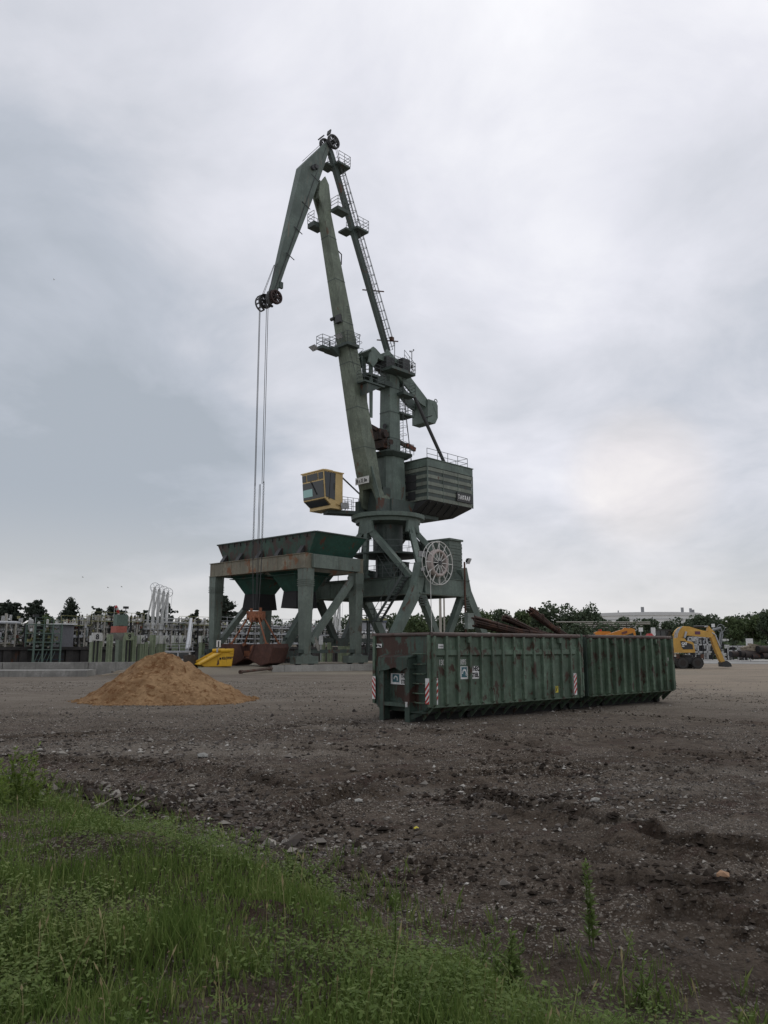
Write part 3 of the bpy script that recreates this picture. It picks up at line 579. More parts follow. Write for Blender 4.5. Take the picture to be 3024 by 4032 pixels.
for k in range(5): d=H0-.5-k*1.1; m.prism([S(d,HE-.02,16.06),S(d,2.2,15.0),S(d,2.2,14.9),S(d,HE+.02,15.9)],S(.12,0,0))
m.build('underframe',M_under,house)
m=MB(); rp=[S(H0-.3,HE-.3,20.48),S(H1+.3,HE-.3,20.48),S(H1+.3,-HE+.3,20.48),S(H0-.3,-HE+.3,20.48)]; m.railing(rp,1.1,.03,1.6,2); m.build('roof_railing',M_rail,house)
m=MB(); sbox(m,-6.55,-9.15,HE+.08,HE+.2,16.55,17.5); sg=m.build('name_board',M_steel,house)
text('lettering','TAKRAF',.70,S(-6.68,HE+.22,16.78),-DV,ZV,M_letter,sg,.03,xs=.62,bold=.004,sp=1.38)
# tower: octagonal foot, square column
def octo(hd,c):
    c=min(c,hd); return [(hd,c),(c,hd),(-c,hd),(-hd,c),(-hd,-c),(-c,-hd),(c,-hd),(hd,-c)]
m=MB(); rgs=[]
for z,w_ in ((14.6,1.42),(17.5,1.40),(20.9,1.28)): rgs.append([S(-.25+d*1,e,z) for d,e in octo(w_,w_*.62)])
m.loft(rgs); m.build('tower_foot',M_crane,crane)
m=MB(); rgs=[]
for z,w_ in ((20.9,.80),(25,.76),(30.3,.72)): rgs.append([S(-.3+d,e,z) for d,e in octo(w_,w_*.93)])
m.loft(rgs); m.lathe(S(.6,.15,23.9),[(.26,0),(.26,.05)],16,axis=DV,m=1); col_=m.build('tower_column',[M_crane,M_ink],crane)
for z,w_ in ((22.6,.79),(25.4,.77),(28.0,.75)): MB().loft([[S(-.3+d,e,z+k) for d,e in octo(w_+.02,w_*.93+.02)] for k in (0,.07)]).build('plate_joint',M_craned,col_)
m=MB(); m.loft([[S(-.25+d,e,z) for d,e in octo(w_,w_*.7)] for z,w_ in ((20.55,1.5),(20.9,1.95),(21.0,1.95))]); m.build('collar_platform',M_craned,crane)
m=MB(); m.railing([S(1.6,1.6,21),S(-2.1,1.7,21),S(-2.1,-1.7,21)],1.1,.025,1.2,2); m.build('collar_railing',M_rail,crane)
# luffing rack drive (rusty)
m=MB(); sbox(m,.6,1.7,-.9,.5,22.3,23.4); sbox(m,.6,1.5,-.6,.8,21.4,22.2); m.tube(S(1.1,-1.0,22.8),S(1.1,.9,22.8),.35,10); m.beam(S(2.9,0,23.6),S(-3.0,0,22.4),.3,.4)
m.tube(S(1.0,.9,21.9),S(1.0,1.5,21.9),.3,10); m.build('luffing_rack',paint('drive_rust',(.045,.034,.03),.85,.4,1.5,.3,.4,.3),crane)
m=MB(); m.beam(S(-2.6,.2,22.5),S(-3.9,.2,22.2),.3,.42); m.build('rack_end',M_rustred,crane)
# column platforms with railings
def platform(pts,z,th=.18,h=1.1,open_=(),name='service_platform',mat=M_craned,step=.9):
    m=MB(); m.prism([S(d,e,z-th) for d,e in pts],ZV*th); o=m.build(name,mat,crane)
    r=MB(); n=len(pts)
    for i in range(n):
        if i in open_: continue
        (a,b),(c,d)=pts[i],pts[(i+1)%n]; r.railing([S(a,b,z),S(c,d,z)],h,.026,step,3)
    r.build('railing',M_rail,o); return o
platform([(-.9,-.8),(-.9,1.0),(-3.0,1.0),(-3.0,-.8)],25.6,open_=(0,))
platform([(-.6,.6),(-.6,1.7),(-2.4,1.7),(-2.4,.6)],27.6,th=.3,open_=(0,3))
platform([(1.6,.7),(1.6,2.2),(-1.9,2.2),(-1.9,.7)],29.7,th=.3)
platform([(3.6,-.8),(3.6,.9),(1.1,.9),(1.1,-.8)],28.75,th=.25)
m=MB(); sbox(m,.3,1.5,-.5,1.3,29.8,31.0); sbox(m,-1.4,-.3,.5,1.9,29.8,31.1); m.build('rope_guide_cabinet',M_steel,crane)
m=MB(); sbox(m,.2,2.3,-.9,.9,28.0,28.5); sbox(m,-1.1,.6,-.95,.95,30.3,30.7); m.build('column_head',M_craned,crane)
m=MB()
for o in (-.25,.25): m.tube(S(-1.25,.75+o,21),S(-1.25,.75+o,29.6),.03,4)
for k in range(28): z=21.2+k*.3; m.tube(S(-1.25,.5,z),S(-1.25,1.0,z),.022,4)
for k in range(10):
    z=21.6+k*.85; m.path([S(-1.25+.75*math.sin(t)*-1,.75+.4*math.cos(t),z) for t in [R(a) for a in range(0,181,36)]],.02,4)
m.build('column_ladder',M_rail,crane)
m=MB()
for k,(d1,e1) in enumerate(((-2.0,.9),(-2.5,.5),(-2.9,.1),(-3.3,-.4))): m.tube(S(-1.5-.15*k,.3,30.2),S(d1-.6,e1,20.5),.022,4)
m.build('control_rods',M_rope,crane)
# rocker (counterweight lever)
ZPV=30.6
def arm_poly(e): return [S(3.45,e,31.2),S(3.05,e,31.6),S(2.7,e,31.5),S(1.75,e,30.95),S(1.45,e,31.0),S(1.0,e,31.9),S(-.5,e,31.1),S(-5.6,e,27.6),S(-5.3,e,26.9),S(-4.0,e,27.2),S(1.25,e,30.45),S(2.2,e,30.5),S(3.0,e,30.75)]
for e0,e1 in ((.75,.97),(-.97,-.75)):
    m=MB(); m.prism([p for p in arm_poly(e0)],EV*(e1-e0)); m.build('rocker_arm',M_crane,crane)
m=MB(); rg=[(3.40,31.18),(3.0,31.55),(2.7,31.45),(1.75,30.9),(1.5,30.95),(1.6,30.6),(2.2,30.55),(3.0,30.8)]
m.prism([S(d,-.74,z) for d,z in rg],EV*1.48); m.beam(S(.6,-.74,31.5),S(.6,.74,31.5),.5,.5); m.beam(S(-2.5,-.74,29.4),S(-2.5,.74,29.4),.5,.5); m.tube(S(-.2,-1.1,30.9),S(-.2,1.1,30.9),.28,14)
for e_ in (-1.2,.98): m.prism([S(2.6,e_,31.0),S(3.5,e_,30.9),S(3.9,e_,29.7),S(3.3,e_,29.3),S(2.7,e_,30.0)],EV*.22)
m.build('rocker_head',M_crane,crane)
m=MB(); pc=[(-4.95,27.8),(-5.1,27.9),(-6.3,27.9),(-6.6,27.5),(-6.6,26.1),(-6.15,25.35),(-4.95,25.35)]
m.prism([S(d,-1.15,z) for d,z in pc],EV*2.3); m.ring(S(-6.45,1.0,28.0),.22,EV,.05,14,6); 
for s in (-1,1): m.beam(S(-5.7,s*1.16,27.6),S(-6.5,s*1.16,26.2),.03,.08)
m.build('counterweight',M_crane,crane)
m=MB(); m.beam(S(3.0,.55,31.0),S(2.75,.35,24.3),.5,.16,.32,.12,up=EV); m.beam(S(3.0,-.55,31.0),S(2.75,-.35,24.3),.5,.16,.32,.12,up=EV); m.build('pull_link',M_crane,crane)
m=MB(); m.tube(S(-2.3,.6,29.4),S(-7.4,1.6,20.6),.19,10); m.tube(S(-4.6,1.05,25.7),S(-5.0,1.75,25.9),.05,5); m.build('back_stay',M_steel,crane)
m=MB(); m.tube(S(-2.0,1.6,29.7),S(-2.0,1.6,32.4),.045,6); m.tube(S(-2.0,1.35,32.3),S(-2.0,1.85,32.3),.025,5); m.box(S(-2.0,1.35,32.4),(.1,.1,.13)); m.box(S(-2.0,1.85,32.4),(.1,.1,.13)); m.box(S(-2.0,1.6,30.6),(.16,.16,.3)); m.build('wind_mast',M_steel,crane)
m=MB(); m.railing([S(-1.5,1.0,31.0),S(-3.0,1.0,30.0),S(-3.0,-.9,30.0)],1.5,.025,.9,3); m.tube(S(.6,1.6,30.5),S(.6,1.6,32.6),.04,5); m.build('head_railing',M_rail,crane)
# main boom
BO=[(15.5,2.15,.95,2.5),(16.95,2.45,1.0,2.25),(18.65,2.9,1.35,1.98),(21.0,3.45,1.55,1.85),(23.55,4.03,1.6,1.72),(34.2,6.52,1.38,1.27),(44.3,9.05,.95,1.0),(46.3,9.3,.75,.8)]
rgs=[]
for z,d,dp,ew in BO[1:]: rgs.append([S(d+a*dp/2,b*ew/2,z) for a,b in ((1,-1),(1,1),(-1,1),(-1,-1))])
m=MB(); m.loft(rgs)
for s in (-1,1):                                         # splayed feet either side of the arch
    m.loft([[S(2.1+a*.42,s*1.35+b*.3,15.35) for a,b in ((1,-1),(1,1),(-1,1),(-1,-1))],[S(2.45+a*.5,s*.86+b*.26,16.97) for a,b in ((1,-1),(1,1),(-1,1),(-1,-1))]])
    m.tube(S(2.1,s*1.35-.35,15.5),S(2.1,s*1.35+.35,15.5),.4,14)
m.prism([S(2.8,1.66,15.9),S(2.8,1.66,15.2),S(1.2,1.66,14.9),S(1.2,1.66,15.9),S(1.9,1.66,16.3)],EV*.08)
boom=m.build('boom',M_crane2,crane)
for z in (20.9,24.8,29.2,33.2,37.4,41.6):                # flanged plate joints
    for (z0,d0_,p0_,w0_),(z1,d1_,p1_,w1_) in zip(BO[:-1],BO[1:]):
        if z0<=z<z1: t=(z-z0)/(z1-z0); d=d0_+(d1_-d0_)*t; a=(p0_+(p1_-p0_)*t)/2+.018; b=(w0_+(w1_-w0_)*t)/2+.018; MB().loft([[S(d+i*a,j*b,z+k) for i,j in ((1,-1),(1,1),(-1,1),(-1,-1))] for k in (0,.07)]).build('plate_joint',M_craned,boom)
m=MB(); m.beam(S(3.35,.82,19.0),S(2.75,1.55,15.6),.6,.1,.5,.1,up=DV); m.build('edge_plate',M_crane,boom)
m=MB()                                                   # forked boom head
for s in (-1,1): m.prism([S(10.15,s*.32,45.6),S(10.0,s*.32,46.9),S(9.35,s*.32,47.9),S(8.85,s*.32,47.2),S(8.6,s*.32,45.6),S(8.5,s*.32,43.8),S(9.4,s*.32,43.8)],EV*.16*s)
m.prism([S(10.0,-.32,45.4),S(9.9,-.32,46.2),S(8.7,-.32,46.2),S(8.6,-.32,45.0)],EV*.64)
m.build('boom_head',M_crane2,boom)
m=MB(); sbox(m,3.68,3.74,-1.35+.5,1.05,17.35,18.05); brd=m.build('load_plate',M_offw,boom)
text('lettering','20t x 32_8m',.56,S(3.76,-.80,17.5),EV,ZV,M_ink,brd,.01,xs=.56)
def boomc(z):
    for (z0,d0,p0,e0),(z1,d1,p1,e1) in zip(BO[:-1],BO[1:]):
        if z0<=z<=z1:
            t=(z-z0)/(z1-z0); return d0+(d1-d0)*t,p0+(p1-p0)*t,e0+(e1-e0)*t
# boom platforms
bd,bp,be=boomc(31.5)
platform([(bd+1.0,-2.2),(bd+1.0,1.3),(bd-.6,1.3),(bd-.6,.75),(bd+.75,.75),(bd+.75,-.75),(bd-.6,-.75),(bd-.6,-2.2)],31.0,th=.3,open_=(3,4,5,6),name='boom_platform')
platform([(bd+2.6,-1.5),(bd+2.6,-.6),(bd+.9,-.6),(bd+.9,-1.5)],30.7,th=.3,open_=(2,),name='boom_platform')
m=MB(); m.prism([S(bd+.75,-.7,30.7),S(bd+.75,-.7,29.9),S(bd+1.7,-.7,30.5),S(bd+1.7,-.7,30.7)],EV*.5); m.build('platform_bracket',M_craned,crane)
floodlight(S(bd+3.1,-1.2,30.6),S(.5,0,-1),.7); floodlight(S(bd+1.5,.7,31.7),S(.6,0,-1),.65)
bd,bp,be=boomc(27.0)
platform([(bd+.4,.9),(bd+.4,2.0),(bd-2.4,2.0),(bd-2.4,.9)],27.3,th=.16,open_=(3,),name='boom_platform')
m=MB(); m.prism([S(bd-.1,.85,27.1),S(bd-2.0,.85,27.1),S(bd-.1,.85,26.0)],EV*1.0); m.build('platform_bracket',M_craned,crane)
m=MB()
for o in (-.22,.22): m.tube(S(5.55,.86+.1,28.2),S(6.35,.80,31.0),.025,4)
for k in range(24):
    z=28.0+k*.3; 
    if z<35: d,p_,e_=boomc(z); m.tube(S(d-.1,e_/2+.12,z),S(d-.5,e_/2+.12,z),.02,4)
for k in range(3):
    z=30.7+k*.7; d,p_,e_=boomc(z); m.path([S(d-.75+.35*math.cos(t),e_/2+.1+.6*math.sin(t),z) for t in [R(a) for a in range(0,181,45)]],.02,4)
m.build('boom_ladder',M_rail,boom)
m=MB(); d,p_,e_=boomc(33.4); sbox(m,d+.3,d+1.0,-.1,.62,33.1,33.9); m.tube(S(d+.95,-.75,33.7),S(d+.95,-.3,33.7),.18,10); m.build('boom_bracket',M_steel,boom)
m=MB(); d,p_,e_=boomc(40.2); m.path([S(d-p_/2,.4,40.6),S(d-p_/2-.45,.4,40.4),S(d-p_/2-.45,.4,39.3),S(d-p_/2,.4,38.9)],.06,5); m.build('grab_loop',M_steel,boom)
platform([(8.6,.55),(8.6,1.6),(7.1,1.6),(7.1,.55)],44.6,th=.35,open_=(3,),name='boom_platform')
platform([(9.9,-1.5),(9.9,-.5),(8.6,-.5),(8.6,-1.5)],43.3,th=.5,open_=(1,),name='boom_platform')
# beak (front jib)
BK=[(9.17,51.87),(12.29,47.74),(15.43,33.4),(14.72,33.6),(13.71,36.89),(11.0,44.44),(9.58,48.7),(8.71,51.27)]
BW=[.30,.46,.20,.20,.30,.46,.46,.30]
m=MB(); n=len(BK); L_=[S(d,-w_,z) for (d,z),w_ in zip(BK,BW)]; Rr=[S(d,w_,z) for (d,z),w_ in zip(BK,BW)]
v=L_+Rr
strips=[(0,1,6,7),(1,2,3,4),(1,4,5,6)]
fs=[]
for s_ in strips: fs.append(tuple(n+i for i in s_)); fs.append(tuple(reversed(s_)))
fs+=[(i,(i+1)%n,n+(i+1)%n,n+i) for i in range(n)]
m.add(v,fs); beak=m.build('beak',M_beak,crane)
m=MB(); m.path([S(9.2,.33,51.2),S(10.9,.49,46.5),S(13.2,.42,39.5),S(15.0,.24,33.9)],.035,4)
for (d,z) in ((10.6,47.0),(11.7,43.6),(12.6,40.6),(13.5,37.6)): m.beam(S(d+.5,.46,z+.3),S(d-.5,.46,z-.1),.06,.06)
m.tube(S(11.0,.4,48.0),S(11.0,.72,48.0),.25,8); m.box(S(10.7,.6,48.2),(.4,.4,.4)); m.build('beak_conduit',M_steel,beak)
m=MB(); m.path([S(15.0,-.3,33.4),S(14.6,.3,34.3)],.05,5); sbox(m,14.1,14.5,.05,.3,34.3,34.9); m.build('end_bracket',M_craned,beak)
def sheave(c,r,wd=.14,mat=M_steel,ns=8,parent=None):
    m=MB(); c=Vector(c); m.ring(c,r,EV,.075,28,6); m.ring(c,r*.9,EV,.05,28,5); m.tube(c-EV*wd*1.3,c+EV*wd*1.3,r*.22,12)
    for k in range(ns):
        t=2*math.pi*k/ns; dv=DV*math.cos(t)+ZV*math.sin(t); m.beam(c+dv*r*.15,c+dv*r*.95,.09,.07,up=EV)
    return m.build('sheave',mat,parent or crane)
def guard(c,r,a0,a1,e0,e1,mat=M_steel):
    m=MB(); c=Vector(c)
    for e_ in (e0,e1):
        pts=[c+EV*e_+(DV*math.cos(R(a))+ZV*math.sin(R(a)))*r for a in range(a0,a1+1,15)]
        for a,b in zip(pts[:-1],pts[1:]): m.beam(a,b,.06,.16,up=EV)
    for a in range(a0,a1+1,30):
        p=c+(DV*math.cos(R(a))+ZV*math.sin(R(a)))*r; m.beam(p+EV*e0,p+EV*e1,.08,.12)
    return m.build('sheave_guard',mat,crane)
for e_ in (.42,.62): sheave(S(8.35,e_,52.2),.68)
for e_ in (-.42,-.62): sheave(S(8.55,e_,52.2),.66)
m=MB(); m.beam(S(9.0,.5,52.7),S(8.9,.5,53.2),.12,.5,up=EV); m.beam(S(9.3,-.55,52.6),S(8.9,-.55,53.1),.12,.5,up=EV); m.tube(S(8.45,-.8,52.2),S(8.45,.8,52.2),.15,10); m.prism([S(9.2,-.25,51.8),S(8.3,-.25,52.5),S(8.2,-.25,51.8),S(8.7,-.25,51.2)],EV*.5); m.build('top_sheave_bracket',M_steel,crane)
for e_ in (.52,.72): sheave(S(15.15,e_,33.0),.60,mat=paint('sheave_rust',(.04,.024,.022),.7,.2,1.5))
for e_ in (-.52,-.72): sheave(S(15.4,e_,32.9),.60)
guard(S(15.25,0,32.8),.76,-80,100,.34,.52); guard(S(15.5,0,32.7),.76,-80,100,-.95,-.42)
m=MB(); m.tube(S(15.2,-.9,33.0),S(15.2,.85,33.0),.16,10); m.prism([S(15.5,-.28,33.7),S(15.6,-.28,32.6),S(14.9,-.28,32.7),S(14.75,-.28,33.8)],EV*.56); m.build('lower_sheave_bracket',M_steel,crane)
# tie bar with ladder and platforms
tA,tB=S(8.25,.0,51.1),S(.05,.0,32.2)
m=MB().beam(tA,tB,.46,.52); m.beam(tA+S(.25,0,.4),tA,.4,.6); tie=m.build('tie_bar',M_craned,crane)
tdir=(tB-tA).normalized(); tup=EV.cross(tdir).normalized(); tup=tup if tup.dot(DV)<0 else -tup
m=MB(); Lt=(tB-tA).length; nrun=int(Lt/.32)
off=tup*.45
for o in (-.24,.24): m.tube(tA+tdir*.3+EV*(o+.15)+off,tB+EV*(o+.15)+off,.032,4)
for k in range(nrun): p=tA+tdir*(.4+k*.32)+off+EV*.15; m.tube(p-EV*.24,p+EV*.24,.018,4)
for k in range(int(Lt/.95)):
    p=tA+tdir*(1.2+k*.95)+off+EV*.15; m.path([p+EV*(.36*math.cos(t))+tup*.68*math.sin(t) for t in [R(a) for a in range(0,181,36)]],.03,4)
for t in (50,90,130): p=off+EV*(.15+.36*math.cos(R(t)))+tup*.68*math.sin(R(t)); m.tube(tA+tdir*1.2+p,tB+p-tdir*.5,.026,4)
m.build('caged_ladder',M_rail,tie)
def tieplat(z,half):
    t=(tA.z-z)/(tA.z-tB.z); dd=8.25+(0.05-8.25)*t
    platform([(dd+.05,-.85),(dd+.05,.85),(dd-1.55,.85),(dd-1.55,-.85)],z,th=.22,open_=(0,),name='tie_platform')
    if half: platform([(dd+.95,-1.1),(dd+.95,.1),(dd-.2,.1),(dd-.2,-1.1)],z-.22,th=.2,h=.0001,open_=(0,1,2,3),name='tie_platform')
tieplat(50.2,True); tieplat(44.1,True)
m=MB()
for z,c in ((38.2,0),(33.3,1)):
    t=(tA.z-z)/(tA.z-tB.z); dd=8.25-8.2*t; m.beam(S(dd+.6,-.5,z),S(dd-1.3,.8,z),.1,.1)
m.box(S(.9-.9,.6,33.4),(.35,.35,.4)); m.build('cross_bar',M_rusty,tie)
# ropes
m=MB()
for e_,dd,b in ((-.95,15.95,0),(-.78,15.95,0),(.42,15.95,0),(.72,15.95,0)):
    m.tube(S(dd,e_*.8,32.9),S(15.9,e_*.8,15.5),.028,5)
for e_ in (-.7,-.4,.5,.7): m.tube(S(14.8,e_*.4,36.6),S(15.85,e_*.8,33.3),.022,4)
for e_ in (.45,.62,-.45,-.62): m.tube(S(8.0,e_,51.6),S(-.2,e_*.6,31.6),.02,4)
for e_ in (-.45,-.6): m.tube(S(9.2,e_,52.0),S(11.5,e_*.9,49.0),.02,4)
m.build('hoist_rope',M_rope,crane)
m=MB()
for e_ in (-.70,.58):
    z=15.6; k=0
    while z>9.0:
        m.ring(S(15.9,e_,z),.075,EV if k%2 else DV,.024,10,4); z-=.145; k+=1
    m.tube(S(15.9,e_,9.0),S(15.9,e_*.6,4.6),.035,5)
for e_ in (-.05,.12): m.tube(S(15.9,e_,15.5),S(15.9,e_,4.6),.025,4)
m.build('hoist_chain',M_steel,crane)
# operator's cab -----------------------------------------------------
d1,d0=7.3,4.75; e1,e0=-1.55,-4.9
zt=18.45
m=MB()
prof=[(d1,zt),(d1-.25,15.75),(d1-1.05,15.2),(d1-1.05,14.85),(d0,14.85),(d0,zt)]
m.prism([S(d,e0+.05,z) for d,z in prof],EV*(e1-e0-.1)); sbox(m,d1+.12,d0-.06,e0-.05,e1+.07,zt,zt+.1); sbox(m,d1-.6,d1-1.6,-2.6,-2.0,zt+.1,zt+.3); cab=m.build('operator_cab',M_cab,crane)
def fr(t,z): # point on the raked windscreen
    return S(d1-.25*(zt-z)/(zt-15.75)+.03,e0+(e1-e0)*t,z)
def pane(t0,t1,z0,z1,mat,name='window',o=.03):
    a=[fr(t0,z0),fr(t1,z0),fr(t1,z1),fr(t0,z1)]; return MB().prism(a,DV*o).build(name,mat,cab)
pane(.03,.2,17.65,18.3,M_glass); pane(.25,.72,17.65,18.3,M_glass); pane(.77,.97,17.65,18.3,M_glass)
big=pane(.03,.97,15.85,17.5,M_glass); pane(.05,.47,16.1,16.85,M_screen,'reflective_pane',.05)
a=[S(d1-.27,e0+.15,15.7),S(d1-.27,e1-.2,15.7),S(d1-1.0,e1-.25,15.2),S(d1-1.0,e0+.3,15.2)]; MB().prism(a,S(.04,0,-.04)).build('foot_window',M_glass,cab)
MB().prism([S(d1-.12,e1-.04,zt-.08),S(d1-1.55,e1-.04,zt-.08),S(d1-1.5,e1-.04,15.7),S(d1-.35,e1-.04,15.9)],EV*.04).build('side_window',M_glass,cab)
m=MB(); m.beam(S(d1-.9,e1+.005,zt-.1),S(d1-.75,e1+.005,15.7),.06,.05,up=EV); m.build('window_bar',M_steel,cab)
m=MB(); m.beam(fr(.42,17.6)+DV*.08,fr(.66,16.2)+DV*.08,.09,.05); m.build('wiper',M_steel,cab)
m=MB(); sbox(m,d0+.4,d0+.9,e1-.02,e1+.1,15.25,15.35); m.build('grab_handle',M_cab,cab)
m=MB(); m.beam(S(5.6,-3.2,14.7),S(1.0,-1.2,14.75),1.4,.35); m.prism([S(4.9,-2.4,14.8),S(1.6,-1.2,14.9),S(1.6,-1.2,14.3),S(4.2,-2.4,14.55)],EV*.3); m.build('cab_support',M_craned,crane)
m=MB(); m.railing([S(4.5,-1.9,14.95),S(2.6,-1.6,14.95)],1.3,.028,.65,3); m.railing([S(4.5,-3.6,14.95),S(2.6,-2.6,14.95)],1.3,.028,.65,3); m.beam(S(4.7,-1.7,18.1),S(2.2,-1.2,16.3),.12,.12); m.build('cab_railing',M_rail,crane)
floodlight(S(4.7,-1.2,15.3),S(.9,.6,-.5),.7)

# ================================================================== LOADING HOPPER on its gantry
HA=Vector((-6.527,66,QZ)); hop=thing('loading_hopper','green rust streaked bulk hopper on four legged gantry in front of the crane','hopper',HA,PHI)
LN,LU=13.7,6.5; ZB0,ZB1=8.27,9.46
for x in (0.,LU):
    m=MB().b2((x-.35,-.02,ZB0),(x+.35,LN+.02,ZB1)); m.b2((x-.45,-.05,ZB1),(x+.45,LN+.05,ZB1+.06)); m.b2((x-.45,-.05,ZB0-.06),(x+.45,LN+.05,ZB0))
    for k in range(10): m.b2((x-.37,.9+k*1.35,ZB0),(x-.345,.95+k*1.35,ZB1))
    m.build('side_beam',M_beamw,hop)
for y in (0.,LN):
    m=MB().b2((.36,y-.33,ZB0+.01),(LU-.36,y+.33,ZB1-.01))
    if y==0:
        for k in range(7): m.b2((3.3,y-.36,ZB0+.1+k*.15),(3.75,y-.33,ZB0+.18+k*.15))
    m.build('end_beam',M_hleg,hop)
for x in (.15,LU-.15):
    for y in (.42,LN-.42):
        m=MB(); t=[(-.52,-.5),(.52,-.5),(.52,.5),(-.52,.5)]; bz=[(-.36,-.36),(.36,-.36),(.36,.36),(-.36,.36)]
        m.loft([[P(x+a,y+b,.95) for a,b in bz],[P(x+a,y+b,ZB0-.07) for a,b in t]])
        for k in range(4): m.b2((x-.55,y-.53,6.7+k*.17),(x+.55,y+.53,6.76+k*.17))
        m.build('leg',M_hleg,hop)
for y in (.42,LN-.42):
    m=MB().beam(P(LU-.5,y,7.75),P(.75,y,1.9),.5,.55); m.build('brace',M_hleg,hop)
    m=MB().beam(P(-.8,y,1.15),P(LU+.8,y,1.15),.55,.3); m.build('sill_beam',M_craned,hop)
    for x in (.15,LU-.15):
        m=MB().b2((x-1.25,y-.4,.12),(x+1.25,y+.4,.75)); m.b2((x-.35,y-.3,.75),(x+.35,y+.3,1.05)); m.loft([[P(x+a*.7,y+b*.3,.76) for a,b in ((-1,-1),(1,-1),(1,1),(-1,1))],[P(x+a*.35,y+b*.25,1.0) for a,b in ((-1,-1),(1,-1),(1,1),(-1,1))]])
        bgy=m.build('bogie',M_hleg,hop)
        for k in (-1,1): MB().tube((x+k*.75,y-.18,.3),(x+k*.75,y+.18,.3),.3,14).build('wheel',M_steel,bgy)
# bin
zb,zt_=ZB1+.07,11.27
bo=[(.15,.1),(5.6,.1),(5.6,LN-1.6),(.15,LN-1.6)]; to=[(.0,-.95),(6.3,-.95),(6.3,LN-.6),(.0,LN-.6)]
th_=.08
m=MB()
def wall(a,b,mi):
    p=[P(*bo[a],zb),P(*bo[b],zb),P(*to[b],zt_),P(*to[a],zt_)]; c=P(3,6.4,zb+.9); nn=(p[1]-p[0]).cross(p[3]-p[0]).normalized(); nn=nn if nn.dot(c-p[0])>0 else -nn
    m.prism(p,nn*th_,mi)
wall(0,1,1); wall(1,2,1); wall(2,3,1); wall(3,0,0)
bn_=m.build('bin',[M_bin,M_bing],hop)
m=MB()
for i in range(4):
    a,b=to[i],to[(i+1)%4]; m.beam(P(*a,zt_+.04),P(*b,zt_+.04),.28,.1)
m.build('bin_rim',M_craned,bn_)
for y in (.6,3.6,6.3,9.2,11.6): MB().prism([P(.1,y,zb),P(-.42,y,zb),P(-.38,y,zb+.12),P(.1,y,zb+.75)],P(0,.5,0)).build('bracket',M_steel,bn_)
for k in range(14): y=.2+k*.93; MB().b2((-.06,y,zt_-.35),(0.02,y+.05,zt_)).build('rim_bracket',M_steel,bn_)
for nk in (10.0,4.3):
    q=lambda hu,hn,z,cu=2.9: [P(cu+a*hu,nk+b*hn,z) for a,b in ((-1,-1),(1,-1),(1,1),(-1,1))]
    m=MB().loft([q(1.1,.85,6.45),q(1.95,1.6,7.95),q(2.2,1.9,8.25)],caps=False); m.b2((.6,nk-1.85,7.9),(5.2,nk+1.85,7.97)); fn=m.build('funnel',M_bing,hop)
    m=MB().loft([q(1.3,1.05,5.02),q(1.16,.9,6.4),q(1.16,.9,6.5)]); m.build('rubber_skirt',M_black,fn)
# torn sheet and panel on the leg
m=MB(); rg=[]
for z,x0,wd in ((2.35,.35,.22),(1.95,.5,.34),(1.5,.66,.3),(1.2,.8,.12)):
    rg.append([P(x0+wd*k/5,-.52-.05*math.sin(2.2*k+z*3),z+.04*math.sin(k*2)) for k in range(6)]+[P(x0+wd*k/5,-.56-.05*math.sin(2.2*k+z*3),z) for k in range(5,-1,-1)])
m.loft(rg); o=tag(m.build('torn_sheet',flat('grubby_sheet',(.30,.29,.26),.8),None,HA),'crumpled dirty pale sheet wrapped round foot of hopper leg','plastic sheet'); o.rotation_euler=(0,0,PHI)
# ================================================================== GRAB lying open on the quay
gp=S(15.9,0,0); gp=Matrix.Rotation(PHI,3,'Z')@gp; GL=Vector((CX_+gp.x,CY_+gp.y,QZ))
grab=thing('clamshell_grab','rusty open clamshell grab on quay under the hopper, hanging slack from crane chains','grab',GL,R(-24))
m=MB().b2((-.62,-.5,3.95),(.62,.5,4.5)); m.tube((-.7,0,4.05),(.7,0,4.05),.32,12); m.b2((-.25,-.62,3.6),(.25,.62,4.1)); m.tube((-.28,-.3,4.5),(-.28,-.3,4.75),.12,8); m.tube((.35,.1,4.5),(.35,.1,4.8),.14,8); m.build('head_block',M_rustor,grab)
for sx in (-1,1):
    for sy in (-1,1):
        m=MB().tube((sx*.5,sy*.38,4.0),(sx*1.75,sy*1.0,1.72),.075,8); m.tube((sx*1.75,sy*1.0-.14,1.72),(sx*1.75,sy*1.0+.14,1.72),.15,10); m.build('arm_rod',M_rustor,grab)
m=MB().b2((-.75,-.45,.75),(.35,.45,1.1)); m.tube((.05,-.3,1.35),(.05,.3,1.35),.36,16); m.prism([P(-.75,-.5,.75),P(-.75,-.5,1.2),P(-.4,-.5,1.2),P(-.2,-.5,.75)],P(0,1,0)); m.tube((-.5,-.55,.6),(.5,-.55,.6),.1,8); m.build('lower_block',M_rustor,grab)
m=MB()
for x_ in (-.12,-.04,.04,.12): m.tube((x_,0,1.5),(x_*2,0,3.9),.018,4)
m.build('closing_rope',M_rope,grab)
for sx in (1,-1):
    pr=[(.25,.55),(.75,1.75),(2.45,1.78),(2.55,1.45),(2.15,.25),(1.35,.02)]
    m=MB(); hw=1.25
    for y in (-hw,hw-.06): m.prism([P(sx*x_,y,z) for x_,z in pr],P(0,.06,0))
    out=[(2.45,1.78),(2.55,1.45),(2.15,.25),(1.35,.02),(.25,.55)]
    for (xa,za),(xb,zb_) in zip(out[:-1],out[1:]): m.beam(P(sx*xa,0,za),P(sx*xb,0,zb_),2*hw-.08,.05)
    m.beam(P(sx*.28,-hw-.02,.58),P(sx*.78,-hw-.02,1.76),.06,.14); m.build('shell',M_grab,grab)
